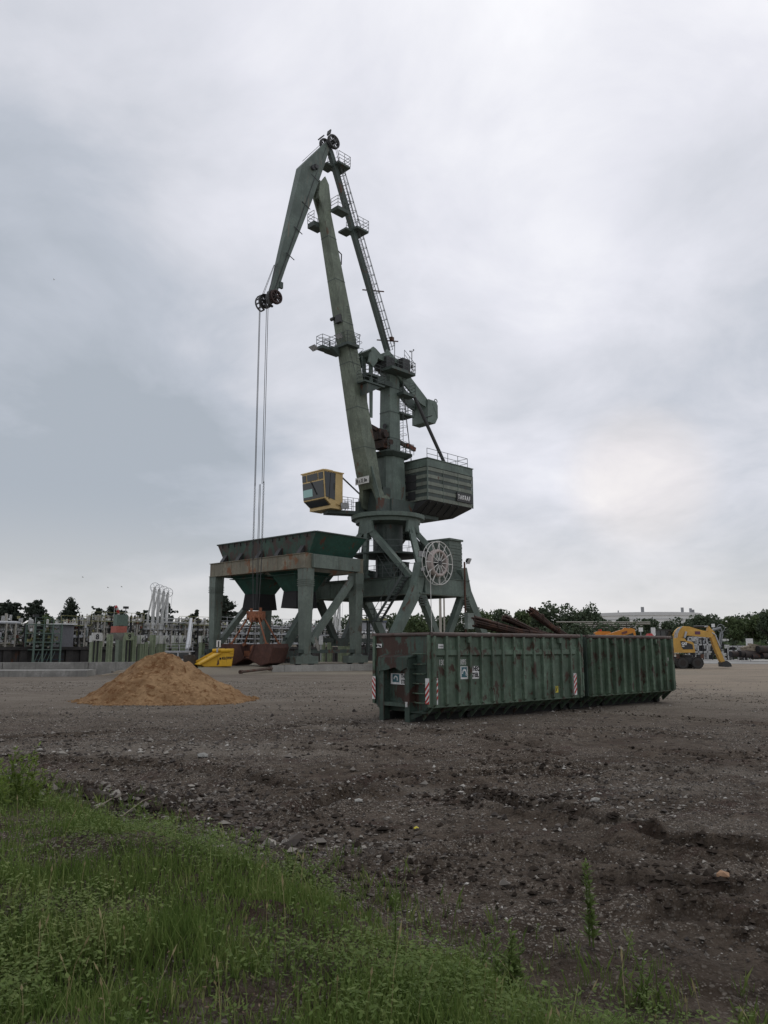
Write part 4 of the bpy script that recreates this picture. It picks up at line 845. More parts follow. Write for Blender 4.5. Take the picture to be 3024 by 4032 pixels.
# ================================================================== CONTAINERS
def container(root,L,nrib,mat,rail,W_=2.4,zt=2.36,rd=.09,rw=.055):
    zs,zf=.46,.27
    for y,s in ((0,1),(W_,-1)):
        m=MB().b2((0.03,y,zs),(L,y+s*.04,zt)); m.prism([P(.03,y,zs),P(.03,y+s*.32,zf),P(.03,y+s*.36,zf),P(.03,y+s*.04,zs)],P(L-.03,0,0)); side=m.build('side_wall',mat,root)
        m=MB()
        for k in range(nrib):
            x=.06+(L-.12)*k/(nrib-1)+(random.uniform(-.02,.02) if 0<k<nrib-1 else 0); wd=rw*random.uniform(.85,1.15)
            m.prism([P(x-wd,y,zs-.02),P(x-wd*.75,y-s*rd,zs+.04),P(x+wd*.75,y-s*rd,zs+.04),P(x+wd,y,zs-.02)],P(0,0,zt-zs-.06)); m.prism([P(x,y-s*.08,zs+.03),P(x,y+s*.40,.06),P(x,y+s*.45,.2),P(x,y+s*.3,.3),P(x,y,zs)],P(.03,0,0))
        m.b2((0,y-s*.02,zs-.04),(L,y+s*.06,zs))
        m.build('rib',mat,side)
        if rail:
            m=MB().prism([P(.12,y,1.98),P(.12,y-s*.05,1.95),P(.12,y-s*.06,1.82),P(.12,y,1.77)],P(L-.4,0,0)); m.build('mid_rail',mat,side)
        m=MB().tube(P(-.02,y-s*.03,zt+.02),P(L,y-s*.03,zt+.02),.065,10); m.build('rim',M_rim,root)
        m=MB()
        for x in (3*L/nrib,L-1.2): m.b2((x,y-s*.12,zt-.2),(x+.1,y-s*.02,zt-.04))
        m.build('net_hook',mat,side)
    m=MB().b2((.1,.3,zf-.03),(L-.05,W_-.3,zf+.02)); m.build('floor',M_under,root)
    m=MB().b2((.0,.05,zt-.02),(.05,W_-.05,zt+.08)); m.tube(P(0,.05,zt+.02),P(0,W_-.05,zt+.02),.05,8); m.build('rim',M_rim,root)
    for y in (W_/2-.53,W_/2+.53):
        m=MB().b2((-.27,y-.085,.0),(L+.05,y+.085,.045)); m.b2((-.26,y-.03,.045),(L+.05,y+.03,.24)); m.tube(P(L-.25,y-.2,.11),P(L-.25,y+.2,.11),.11,12); m.tube(P(L*.3,y-.14,.1),P(L*.3,y+.14,.1),.1,10); m.build('skid_rail',M_under,root)
    m=MB()
    for s in (0,1):
        y0,y1=(0.02,W_/2-.01) if s==0 else (W_/2+.01,W_-.02)
        m.prism([P(L+.005,a_,z_) for a_,z_ in ([(.02,.5),(.3,.3),(y1,.3),(y1,zt),(.02,zt)] if s==0 else [(y0,.3),(W_-.3,.3),(W_-.02,.5),(W_-.02,zt),(y0,zt)])],P(.05,0,0)); m.b2((L+.055,y0,.4),(L+.11,y0+.1,zt)); m.b2((L+.055,y1-.1,.4),(L+.11,y1,zt)); m.b2((L+.055,y0,1.2),(L+.1,y1,1.3))
    for k in range(5): m.tube(P(L+.06,-.06,.6+k*.42),P(L+.06,-.06,.78+k*.42),.05,8)
    m.b2((L-.10,-.075,.44),(L+.0,.0,zt)); m.b2((L+.012,-.09,.46),(L+.09,.01,zt)); m.build('rear_door',mat,root)
def front_end(root,W_=2.4,zt=2.36,hook=True):
    c=W_/2
    m=MB().prism([P(0,.02,.46),P(0,.3,.27),P(0,W_-.3,.27),P(0,W_-.02,.46),P(0,W_-.02,zt),P(0,.02,zt)],P(.03,0,0)); m.build('front_wall',M_contfront if hook else M_contlow,root)  # hookless wall and posts: gap shade put into the colour, with dark paint
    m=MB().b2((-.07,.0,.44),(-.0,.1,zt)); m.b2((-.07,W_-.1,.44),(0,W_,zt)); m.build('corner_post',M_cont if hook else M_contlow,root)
    if not hook: return
    lo=MB().prism([P(-.025,.1,.46),P(-.025,.3,.28),P(-.025,W_-.3,.28),P(-.025,W_-.1,.46),P(-.025,W_-.1,1.62),P(-.025,.1,1.62)],P(.02,0,0)); lo.build('lower_front_panel',M_contlow,root)
    m=MB()
    for y in (c-.53,c+.53):
        m.b2((-.28,y-.05,.0),(-.03,y+.05,1.5)); m.prism([P(-.28,y-.05,1.5),P(-.03,y-.05,1.5),P(-.03,y-.05,1.78),P(-.2,y-.05,1.78)],P(0,.1,0)); m.b2((-.30,y-.09,.0),(-.27,y+.09,1.45))
    m.b2((-.30,c-.48,.42),(-.03,c+.48,.52)); m.build('hook_frame',M_contlow,root)
    m=MB().prism([P(-.33,c+.65,1.72),P(-.33,c-.60,1.72),P(-.33,c-.60,1.5),P(-.33,c-.30,1.38),P(-.33,c-.05,1.48),P(-.33,c+.3,1.40),P(-.33,c+.65,1.36)],P(.05,0,0))
    m.prism([P(-.33,c+.65,1.72),P(-.03,c+.72,1.8),P(-.03,c-.66,1.8),P(-.33,c-.6,1.72)],P(0,0,.04)); m.b2((-.33,c+.60,1.3),(-.03,c+.66,1.7)); m.b2((-.33,c-.62,1.45),(-.03,c-.56,1.72)); m.tube(P(-.24,c-.5,1.55),P(-.24,c+.5,1.55),.045,10); m.build('hook_bracket',M_contlow,root)
    for k,z in enumerate((.55,.80,1.06,1.32,1.58,1.86)):
        m=MB().path([P(-.03,.18,z),P(-.14,.2,z-.01),P(-.14,.6,z-.01),P(-.03,.62,z)],.018,6).build('rung',M_cont,root)
    m=MB().b2((-.25,.10,.28),(-.05,c-.55,.30)); m.beam(P(-.03,.3,.3),P(-.26,c-.5,.1),.05,.12); m.build('foot_brace',M_contlow,root)
cg=R(41)                      # long axis 49 degrees right of the view axis
K1=at(1699,2600,21.3); K1=Vector((K1.x,K1.y,0)); G1=Vector((math.cos(cg),math.sin(cg),0))
k1=thing('roll_off_container','open green roll-off container with rust scars, warning stripes and rusty rebar bundles sticking out','container',K1,cg)
container(k1,6.80,15,M_cont,True); front_end(k1)
K2=K1+G1*7.27; k2=thing('roll_off_container','shorter plain green roll-off container without warning stripes, standing behind the rebar-loaded one','container',K2,cg)
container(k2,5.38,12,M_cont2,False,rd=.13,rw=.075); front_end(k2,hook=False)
# placards and lettering
def plate(name,mat,root,face,a0,a1,z0,z1,o=.0):     # face 'side' (y=0) or 'front' (x=0)
    m=MB()
    if face=='side': m.b2((a0,-.004-o,z0),(a1,-.001,z1))
    else: m.b2((-.06-o,a0,z0),(-.05-o,a1,z1))
    return m.build(name,mat,root)
def stripes(root,face,a0,a1,z0,z1,lean,o=.09,x=0.):
    p=plate('warning_stripe',M_white,root,face,a0,a1,z0,z1,o if face=='side' else .02); m=MB(); w_=a1-a0; n=4; h=(z1-z0)/n
    for k in range(n):
        zc=z0+(k+.0)*h; q=[(a0,zc),(a1,zc+lean*w_),(a1,zc+lean*w_+h*.5),(a0,zc+h*.5)]; q=[(a,min(max(z,z0),z1)) for a,z in q]
        if face=='side': m.prism([P(a,-.006-o,z) for a,z in q],P(0,-.003,0))
        else: m.prism([P(-.082,a,z) for a,z in q],P(-.003,0,0))
    m.build('red_bar',M_red,p)
stripes(k1,'front',.02,.17,.52,1.2,-1.2); stripes(k1,'front',2.26,2.40,.55,1.2,1.2)
stripes(k1,'side',.10,.23,.5,1.2,1.3,.0); stripes(k1,'side',6.33,6.47,.52,1.2,1.2,.09)
p=plate('name_sign',M_white,k1,'side',1.13,1.43,1.15,1.50); 
m=MB().b2((1.17,-.008,1.2),(1.39,-.004,1.48)); m.build('emblem_ground',M_teal,p)
m=MB(); 
for k in range(11):
    t=R(-30+k*21); m.beam(P(1.28+.055*math.cos(t),-.010,1.31+.07*math.sin(t)),P(1.28+.10*math.cos(t),-.010,1.31+.125*math.sin(t)),.022,.006,up=(0,1,0))
m.build('emblem_head',M_letter,p)
m=MB().lathe(P(1.275,-.008,1.29),[(.055,0),(.055,.005)],20,axis=(0,-1,0)); m.build('emblem_disc',M_teal,p)
p=plate('name_sign',M_white,k1,'side',1.56,1.90,1.15,1.50)
text('lettering','THEO\nSTEIL',.175,P(1.575,-.008,1.37),P(1,0,0),ZV,M_ink,p,.002,xs=.75,bold=.006)
text('stencil_number','13002',.21,P(.27,-.008,1.55),P(1,0,0),ZV,M_offw,k1,.002,xs=.72,bold=.004); text('stencil_number','3095',.21,P(1.1,-.008,1.55),P(1,0,0),ZV,M_offw,k1,.002,xs=.62,bold=.004)
p=plate('small_label',M_white,k1,'side',.26,.5,2.0,2.12); text('lettering','Container',.05,P(.28,-.008,2.04),P(1,0,0),ZV,M_ink,p,.001,xs=.85)
p=plate('yellow_sticker',flat('sticker_yellow',(.62,.52,.06),.5),k1,'side',5.42,5.6,.62,.82); m=MB(); m.beam(P(5.46,-.008,.66),P(5.56,-.008,.78),.02,.004,up=(0,1,0)); m.beam(P(5.48,-.008,.78),P(5.5,-.008,.66),.02,.004,up=(0,1,0)); m.b2((5.44,-.008,.79),(5.58,-.006,.80)); m.build('pictogram',M_ink,p)
# front signs
p=MB().b2((-.062,.78,1.0),(-.052,1.60,1.30)).build('name_sign',M_white,k1)
text('lettering','THEO\nSTEIL',.15,P(-.066,1.16,1.18),P(0,-1,0),ZV,M_ink,p,.002,xs=.75,bold=.005)
m=MB().b2((-.068,1.24,1.06),(-.063,1.52,1.28)); m.build('emblem_ground',M_teal,p)
m=MB()
for k in range(11):
    t=R(-30+k*21); m.beam(P(-.07,1.38-.05*math.cos(t),1.15+.05*math.sin(t)),P(-.07,1.38-.09*math.cos(t),1.15+.09*math.sin(t)),.02,.006,up=(1,0,0))
m.build('emblem_head',M_letter,p)
MB().b2((-.02,1.93,1.42),(-.01,2.13,1.74)).build('small_label',M_white,k1)
p=MB().b2((-.02,2.05,2.02),(-.01,2.37,2.13)).build('small_label',M_white,k1); m=MB().lathe(P(-.022,2.27,2.08),[(.04,0),(.04,.004)],14,axis=(-1,0,0)); m.beam(P(-.024,2.2,2.09),P(-.024,2.08,2.05),.05,.004,up=(1,0,0)); m.build('symbol',M_ink,p)
MB().b2((-.315,.64,.42),(-.302,.72,.56)).build('small_label',M_offw,k1)
text('stencil_number','13 GC',.17,P(4.35,-.008,1.52),P(1,0,0),ZV,M_offw,k2,.002,xs=.6,bold=.004); text('stencil_number','24779',.17,P(4.95,-.008,1.52),P(1,0,0),ZV,M_offw,k2,.002,xs=.62,bold=.004)
# rebar bundles leaning out of the first container
def bundle(a,b,r,label,nr=16,fray=.25):
    a=Vector(a); b=Vector(b); d=(b-a).normalized(); s1=d.orthogonal().normalized(); s2=d.cross(s1); m=MB()
    for k in range(nr):
        q=math.sqrt(random.random())*r; t=random.random()*6.28; o=s1*q*math.cos(t)+s2*q*math.sin(t); sag=-ZV*.05
        pa=a+o*1.3+d*random.uniform(-fray,fray)*.5; pm=a.lerp(b,.5)+o*.8+sag; pb=b+o*1.2+d*random.uniform(-fray,fray)
        m.tube(pa,pm,.034,6); m.tube(pm,pb,.034,6)
    for t in (.22,.6): m.ring(a.lerp(b,t)+ZV*(-.05*2*min(t,1-t)),r*1.05,d,.02,14,5)
    o=m.build('rebar_bundle',M_rebar); return tag(o,label,'rebar','rebar bundles in the container')
bundle(at(1873,2446,23.8),at(2200,2515,26.3),.13,'thick lower rebar bundle lying almost level along the container rim')
bundle(at(1982,2430,24.7),at(2190,2512,26.5),.11,'middle rebar bundle crossing just above the thick lower one')
bundle(at(2092,2402,25.4),at(2255,2520,27.0),.12,'steepest rebar bundle pointing up at the trees')
# ================================================================== SAND HEAP
n=150; xs=np.linspace(-5.2,5.2,n); X,Y=np.meshgrid(xs,xs,indexing='ij'); HC=(-8.85,31.0)
rad=np.hypot(X,Y*1.05); an=np.arctan2(Y,X); rr_=rad/(3.35*(1+.10*np.cos(an-.1)+.06*fbm(np.cos(an)*1.7+5,np.sin(an)*1.7,3,61)))
base=1.98*(1-np.power(np.clip(rr_,0,1.4),.92)); base=np.where(rad<.5,base-.55*(.5-rad)**1.5,base)
Z=np.maximum(base,0)+fbm(X*1.1,Y*1.1,5,63)*.26*sstep((1.12-rr_)*3)+np.abs(fbm(X*2.6,Y*2.6,5,65))*.17*sstep((1.12-rr_)*4)-.04-.25*sstep((rr_-1.0)*4)
ix=np.arange(n*n).reshape(n,n); hf=np.stack([ix[:-1,:-1],ix[1:,:-1],ix[1:,1:],ix[:-1,1:]],-1).reshape(-1,4); kc=rr_.ravel()[hf].max(1)<1.4; hf=hf[kc]
def sand_mat():
    m,t,b=newmat('ochre_sand'); tc=t.nodes.new('ShaderNodeTexCoord').outputs['Object']
    c=mixn(t,ramp(t,tnoise(t,tc,.7,6,.65),.35,.65),(.18,.105,.052),(.295,.19,.10)); c=mixn(t,ramp(t,tnoise(t,tc,3.2,7,.75,dist=.6),.46,.62),c,(.12,.055,.022)); c=mixn(t,ramp(t,tnoise(t,tc,7,5,.7),.5,.7),c,(.33,.21,.11))
    t.links.new(c,b.inputs['Base Color']); b.inputs['Roughness'].default_value=.95; b.inputs['Specular IOR Level'].default_value=.1
    bp=t.nodes.new('ShaderNodeBump'); bp.inputs['Strength'].default_value=.9; bp.inputs['Distance'].default_value=.06; t.links.new(tnoise(t,tc,5,9,.75),bp.inputs['Height']); t.links.new(bp.outputs[0],b.inputs['Normal']); return m
tag(npmesh('sand_heap',np.stack([X,Y,Z],-1).reshape(-1,3),hf,sand_mat(),smooth=True,loc=(HC[0],HC[1],0)),'conical heap of orange brown sand dumped on the gravel yard','sand heap')
k=2600; a=np.random.uniform(0,6.28,k); r_=3.3*(1+.10*np.cos(a-.1))*(1+np.abs(np.random.normal(0,.055,k))-.05); x=HC[0]+r_*np.cos(a); y=HC[1]+r_*np.sin(a)*.95
vv,ff=pebbles(np.stack([x,y,height(x,y)+.004],-1),np.clip(np.random.lognormal(-3.5,.6,k),.01,.14)*np.array(1.)); kind(npmesh('sand_spill',vv,ff,MATS.get('sand') or bpy.data.materials['ochre_sand']),'stuff')
# ================================================================== QUAY KERB, WALLS, RUBBLE
kd=Vector((KD[0],KD[1],0)); kn=Vector((-KD[1],KD[0],0)); k0=Vector((KP[0],KP[1],0))
m=MB()
for i in range(5):
    a=k0+kd*(0 if i==0 else 1.1+(i-1)*6.0); b=k0+kd*(1.1+i*6.0)-kd*.03; m.beam(a+kn*.6+ZV*.2,b+kn*.6+ZV*.2,1.2,.66)
tag(m.build('quay_kerb',[M_conc]),'pale concrete kerb along quay edge in front of the hopper feet','kerb')
def wallseg(px0,px1,pyb0,zt,dp,Y0,Y1):
    a=at(px0,2600,Y0); b=at(px1,2600,Y1); return Vector((a.x,a.y,0)),Vector((b.x,b.y,0))
a,b=wallseg(-700,660,0,.9,0,55.5,59.5); m=MB(); L_=(b-a).length; dn=(b-a).normalized(); pn=Vector((-dn.y,dn.x,0))
k=0
while k<L_-.1: m.beam(a+dn*k+pn*.3+ZV*.4,a+dn*min(L_,k+5.95)+pn*.3+ZV*.4,.6,1.0); k+=6
tag(m.build('flood_wall',M_concd),'taller rear grey concrete wall along the left quay','wall')
a,b=wallseg(-700,345,0,.4,0,52.5,54.4); m=MB(); dn=(b-a).normalized(); pn=Vector((-dn.y,dn.x,0)); m.beam(a+pn*1.2+ZV*.18,b+pn*1.2+ZV*.18,2.4,.5)
tag(m.build('concrete_ledge',M_concd),'low wide concrete ledge in front of the taller left quay wall','ledge')
# rubble and timber beside the sand heap
c=onz(430,2650); P_=np.stack([c.x+np.random.normal(0,2.2,420),c.y+np.random.normal(0,1.2,420),np.abs(np.random.normal(.08,.1,420))],-1)
kind(stones('rubble',P_,np.clip(np.random.lognormal(-2.5,.5,420),.03,.25),paint('rubble_stone',(.20,.185,.16),.95,0,1,.2,.4,.2)),'stuff')
for i in range(8):
    a=onz(395+i*14+random.uniform(-10,10),2662-i*4,.12+.03*i); b=a+Vector((random.uniform(1.6,2.6),random.uniform(.3,2.0),random.uniform(.0,.35))); m=MB().beam(a,b,.16,.045); o=m.build('timber_plank',M_wood); tag(o,'pale weathered plank in the jumbled timber left of the sand heap','plank','discarded planks by the sand heap')
pa=onz(945,2646,.2); pb=onz(1068,2632,.34); m=MB().tube(pa,pb,.11,10); m.tube(pa,pa.lerp(pb,.06),.15,10); m.tube(pa.lerp(pb,.93),pb,.16,10); tag(m.build('scrap_pipe',paint('pipe_rust_grey',(.10,.075,.062),.85,.5,2)),'rusty flanged pipe lying on pale ground left of the kerb end','pipe')
# small stones in two lines and foreground bits
def twig(a,b,r,label):
    m=MB(); a=Vector(a); b=Vector(b); mid=a.lerp(b,.5)+Vector((.05,.08,.05)); m.tube(a,mid,r,6,r2=r*.8); m.tube(mid,b,r*.8,6,r2=r*.4); m.tube(mid,mid+Vector((.18,.12,.06)),r*.5,5,r2=r*.2); tag(m.build('dry_twig',flat('twig_grey',(.20,.17,.13),.9)),label,'twig')
g0=lambda px,py,dz=.05: (lambda p: Vector((p.x,p.y,float(height(np.array([p.x]),np.array([p.y]))[0])+dz)))(onz(px,py))
twig(g0(475,3250,.08),g0(585,3180,.12),.009,'pale bent twig lying over dark soil beside the grass edge'); twig(g0(370,3225,.08),g0(450,3190,.1),.012,'thicker brown stick left of the pale bent twig')
def stone1(px,py,s,label,mat):
    p=g0(px,py,s*.3); rng=[Vector(v)*random.uniform(.75,1.2) for v in ICO]; m=MB().add([(v.x*s*1.3,v.y*s,v.z*s*.7) for v in rng],[tuple(int(q) for q in f) for f in ICF]); tag(m.build('loose_rock',mat,None,p),label,'rock')
stone1(2848,3508,.05,'orange tan broken brick lying on dark soil at right',paint('broken_brick',(.36,.22,.13),.95,0,1,0,.3,.3)); stone1(1640,3245,.03,'small bright yellow scrap on the gravel',flat('yellow_scrap',(.5,.42,.02),.6))
stone1(800,2990,.09,'square grey concrete lump on the gravel behind the grass',M_concd); stone1(1412,3165,.055,'pale flattish slab on the open dirt',M_conc); stone1(2345,3170,.06,'light grey stone beside the long wheel rut',M_conc)
# ================================================================== YELLOW BUCKET
def yb(px,py,Y): return at(px,py,Y)
Yb=62.6; base=at(800,2622,Yb); yb_=thing('bulk_bucket','bright yellow steel wedge bucket with two side plates on the quay edge','bucket',(base.x,base.y,base.z))
s_=Yb/3077
def yp(px,py,dx=0,dy=0): return P((px-800)*s_+dx,dy,(2622-py)*s_)
near=[(789,2617),(868,2572),(870,2560),(917,2557),(918,2574),(909,2622),(806,2624)]
for dx,dy,nm in ((0,0,'side_plate'),(-1.02,1.5,'side_plate')):
    MB().prism([yp(px,py,dx,dy) for px,py in near],P(0,.08,0)).build(nm,M_yellow,yb_)
    m=MB().beam(yp(789,2615,dx,dy-.06),yp(869,2571,dx,dy-.06),.2,.1); m.b2((yp(905,2557,dx).x,dy-.1,yp(0,2574).z),(yp(917,2557,dx).x,dy+.2,yp(0,2555).z)); m.build('edge_rib',M_yellow,yb_)
    m=MB().tube(yp(869,2564,dx,dy+.02),yp(916,2562,dx,dy+.02),.16,14); m.build('lug_tube',M_yellow,yb_)
m=MB(); 
for (a,b) in (((789,2617),(868,2572)),((909,2622),(806,2624)),((917,2560),(909,2622))):
    A,B=yp(*a,0,.04),yp(*b,0,.04); A2,B2=yp(*a,-1.02,1.54),yp(*b,-1.02,1.54); m.add([A,B,B2,A2,A+P(.04,.02,-.04),B+P(.04,.02,-.04),B2+P(.04,.02,-.04),A2+P(.04,.02,-.04)],[(0,1,2,3),(7,6,5,4),(0,4,5,1),(1,5,6,2),(2,6,7,3),(3,7,4,0)])
m.build('shell_plate',M_yellow,yb_)
text('lettering','KLOW',.26,yp(873,2597,0,-.02),P(1,0,.06),ZV,M_ink,yb_,.006,xs=.95,bold=.012)
m=MB().b2((yp(863,0).x,-.03,yp(0,2598).z),(yp(870,0).x,-.01,yp(0,2590).z)); m.build('maker_mark',M_ink,yb_)
m=MB().b2((yp(837,0).x,-.3+1.5,yp(0,2570).z),(yp(843,0).x,1.3,yp(0,2554).z)); m.build('strap',M_galv,yb_)
# boards, stump
def board(px0,py0,px1,py1,Y,label,mat=M_white,slot=True,pyfoot=None,name='notice_board',cat='sign'):
    a=at(px0,py1,Y); b=at(px1,py0,Y); t=thing(name,label,cat,((a.x+b.x)/2,Y,at(0,pyfoot or py1+60,Y).z)); z0=t.location.z; w_=(b.x-a.x)/2
    MB().b2((-w_,-.03,a.z-z0),(w_,.03,b.z-z0)).build('panel',mat,t); MB().b2((-.05,.03,0),(.05,.1,b.z-z0-.1)).build('post',M_galv,t)
    if slot: MB().b2((-.05,-.05,a.z-z0),(.05,-.031,(a.z+b.z)/2-z0+.2)).build('slot_mark',M_steel,t)
    return t
board(852,2521,870,2548,64.5,'small white board with dark slot behind the yellow bucket',pyfoot=2612)
board(1255,2504,1272,2538,70,'plain white panel beside right hopper leg brace',slot=False,pyfoot=2600)
c=at(745,2607,64.0); m=MB(); rings=[]
for k,(z,r0) in enumerate(((-.2,.62),(.3,.5),(.8,.44),(1.0,.4))):
    rings.append([Vector((c.x,c.y,.35))+Vector((r0*1.1*math.cos(a)*(1+.18*math.sin(3*a+k)),r0*math.sin(a)*(1+.2*math.cos(2*a)),z+.08*math.sin(4*a))) for a in [2*math.pi*i/14 for i in range(14)]])
m.loft(rings,smooth=False); tag(m.build('tree_stump',M_bark),'brown cracked tree stump between sand heap and yellow bucket','stump')
# ================================================================== WHEELED EXCAVATOR
EY=75.; es=EY/3077.
eo=at(2690,2630,EY); ex=thing('wheeled_excavator','yellow wheeled excavator resting its arm on the ground beside the containers','excavator',(eo.x,EY,0),0)
def ep(px,py,y=0.): return P((px-2690)*es,y,(2630-py)*es)
hw=1.2
for px in (2672,2729):
    for y in (-hw+.25,hw-.25):
        m=MB().tube(ep(px,2608,y-.25),ep(px,2608,y+.25),.54,24); w_=m.build('wheel',flat('tyre_grey',(.05,.048,.045),.9),ex); m=MB().tube(ep(px,2608,y-.27),ep(px,2608,y+.27),.28,16); m.build('rim',flat('rim_brown',(.035,.028,.024),.8),w_)
        m=MB()
        for k in range(20): t=k*math.pi/10; q=ep(px,2608,y)+P(.52*math.cos(t),0,.52*math.sin(t)); m.box(q,(.09,.5,.09),rot=Matrix.Rotation(-t,3,'Y'))
        m.build('tread',flat('tyre_tread',(.06,.057,.053),.95),w_)
m=MB().b2((ep(2660,0).x,-.6,ep(0,2606).z),(ep(2742,0).x,.6,ep(0,2590).z)); m.b2((ep(2680,0).x,-1.0,ep(0,2612).z),(ep(2716,0).x,1.0,ep(0,2588).z)); m.tube(ep(2700,2588),ep(2700,2578),.7,20); m.b2((ep(2668,0).x,-.9,ep(0,2597).z),(ep(2678,0).x,.9,ep(0,2585).z)); m.build('undercarriage',M_steel,ex)
m=MB().prism([ep(2742,2585,-1.15),ep(2752,2600,-1.15),ep(2754,2613,-1.15),ep(2746,2614,-1.15),ep(2740,2598,-1.15)],P(0,2.3,0)); m.b2((ep(2738,0).x,-1.0,ep(0,2594).z),(ep(2744,0).x,-.6,ep(0,2586).z)); m.build('dozer_blade',M_steel,ex)
for px,nm in ((2654,'a'),(2748,'b')): MB().b2((ep(px-6,0).x,-1.22,ep(0,2591).z),(ep(px+6,0).x,-1.14,ep(0,2574).z)).build('mudguard_plate',M_rusty,ex)
m=MB(); body=[(2620,2568),(2620,2516),(2652,2513),(2684,2514),(2690,2523),(2700,2525),(2714,2528),(2719,2534),(2721,2568)]
m.prism([ep(px,py,-hw) for px,py in body],P(0,2*hw,0)); m.b2((ep(2620,0).x,-hw-.03,ep(0,2569).z),(ep(2722,0).x,hw+.03,ep(0,2559).z)); bd_=m.build('body',M_cat,ex)
MB().prism([ep(px,py,-hw-.001) for px,py in ((2667,2524),(2685,2526),(2692,2531),(2713,2538),(2714,2556),(2676,2556),(2670,2545))],P(0,-.03,0)).build('side_grille',M_steel,bd_)
text('lettering','CAT',.30,ep(2671,2539,-hw-.05),P(1,0,0),ZV,M_letter,bd_,.01,xs=.85,bold=.02)
MB().b2((ep(2671,0).x,-hw-.045,ep(0,2547).z),(ep(2681,0).x,-hw-.032,ep(0,2542).z)).build('model_strip',M_offw,bd_)
m=MB(); cbp=[(2586,2530),(2586,2481),(2654,2482),(2654,2520)]
m.prism([ep(px,py,.15) for px,py in cbp],P(0,.98,0)); cbn=m.build('cab',M_glass,ex)
m=MB()
for px in (2588,2612,2634,2652): m.b2((ep(px-1.2,0).x,.1,ep(0,2530).z),(ep(px+1.2,0).x,1.17,ep(0,2480).z))
m.b2((ep(2584,0).x,.05,ep(0,2484).z),(ep(2656,0).x,1.2,ep(0,2479).z)); m.build('cab_frame',M_steel,cbn)
boomp=[(2650,2516),(2653,2500),(2662,2484),(2676,2472),(2694,2467),(2712,2468),(2740,2477),(2776,2486),(2800,2491),(2804,2502),(2798,2511),(2770,2509),(2730,2505),(2708,2503),(2695,2506),(2684,2518),(2672,2526)]
MB().prism([ep(px,py,-.75) for px,py in boomp],P(0,.62,0)).build('boom',M_cat,ex)
stick=[(2792,2466),(2797,2474),(2812,2490),(2815,2510),(2822,2540),(2834,2575),(2846,2608),(2832,2612),(2824,2596),(2808,2550),(2798,2515),(2786,2485)]
MB().prism([ep(px,py,-.68) for px,py in stick],P(0,.48,0)).build('stick',M_cat,ex)
MB().prism([ep(px,py,-.9) for px,py in ((2829,2606),(2848,2600),(2862,2610),(2866,2622),(2850,2624),(2830,2623))],P(0,.95,0)).build('bucket',M_steel,ex)
m=MB().tube(ep(2698,2488,-.85),ep(2690,2512,-.85),.10,10); m.tube(ep(2690,2512,-.85),ep(2686,2528,-.85),.15,10,m=1); m.tube(ep(2735,2469,-.45),ep(2775,2468,-.45),.12,10,m=1); m.tube(ep(2775,2469,-.45),ep(2790,2468,-.45),.08,10); m.tube(ep(2826,2548,-.4),ep(2836,2565,-.4),.12,10,m=1); m.tube(ep(2836,2565,-.4),ep(2846,2585,-.4),.08,10); m.beam(ep(2840,2590,-.4),ep(2852,2596,-.4),.3,.3); m.build('hydraulic_ram',[M_galv,M_steel],ex)
m=MB()
for k in range(4): m.path([ep(2648+k*3,2515-k,-.9-.05*k),ep(2652+k*3,2495,-.9-.05*k),ep(2664+k*2,2478,-.9-.05*k),ep(2680,2469,-.9-.05*k)],.035,5)
m.build('hydraulic_hose',M_galv,ex); m=MB(); m.path([ep(2800,2492,-.72),ep(2812,2500,-.78),ep(2818,2520,-.78),ep(2828,2545,-.72)],.06,6); m.build('hydraulic_hose',M_galv,ex)
m=MB().b2((ep(2733,0).x,-.775,ep(0,2499).z),(ep(2754,0).x,-.752,ep(0,2487).z)); m.build('rental_decal',flat('decal_dark',(.13,.05,.09),.5),ex)
# telehandler peeping over the second container
TY_=44.; ts=TY_/3077.; to_=at(2420,2500,TY_); tel=thing('telehandler','orange telehandler mostly hidden behind the second container','telehandler',(to_.x,TY_,0),R(-8))
def tp(px,py,y=0): return P((px-2420)*ts,y,at(2420,py,TY_).z)
m=MB().b2((-2.0,-1,.5),(1.4,1,1.9)); m.build('chassis',M_orange,tel)
for x_ in (-1.5,1.1):
    for y in (-1,1): MB().tube((x_,y-.2,.55),(x_,y+.2,.55),.55,18).build('wheel',M_black,tel)
m=MB().prism([tp(2375,2506,-.5),tp(2378,2502,-.5),tp(2440,2481,-.5),tp(2478,2474,-.5),tp(2492,2478,-.5),tp(2497,2512,-.5),tp(2465,2512,-.5),tp(2440,2508,-.5)],P(0,.6,0)); m.prism([tp(2452,2478,-.1),tp(2457,2472,-.1),tp(2470,2474,-.1),tp(2470,2480,-.1)],P(0,.3,0)); m.build('boom',M_orange,tel)
MB().prism([tp(2441,2491,-.53),tp(2462,2484,-.53),tp(2463,2492,-.53),tp(2443,2499,-.53)],P(0,.02,0)).build('rental_decal',flat('decal_dark2',(.16,.06,.05),.5),tel)
MB().prism([tp(2452,2504,-.53),tp(2484,2492,-.53),tp(2488,2505,-.53),tp(2470,2512,-.53)],P(0,.02,0)).build('dark_panel',M_steel,tel)
m=MB().tube(tp(2480,2472,-.2),tp(2491,2465,-.2),.05,8); m.build('hose_stub',M_steel,tel)
m=MB().prism([tp(2345,2512,.3),tp(2350,2489,.3),tp(2362,2485,.3),tp(2405,2486,.3),tp(2412,2492,.3),tp(2400,2500,.3)],P(0,.8,0)); cb=m.build('cab_roof',M_orange,tel)
MB().b2((tp(2347,0).x,.32,tp(0,2520).z),(tp(2376,0).x,1.0,tp(0,2494).z)).build('cab_glass',M_glass,tel)
for px in (2367,2373): MB().tube(tp(px,2486,.6),tp(px,2477,.6),.06,8).build('beacon',M_rustor if px<2370 else M_red,tel)
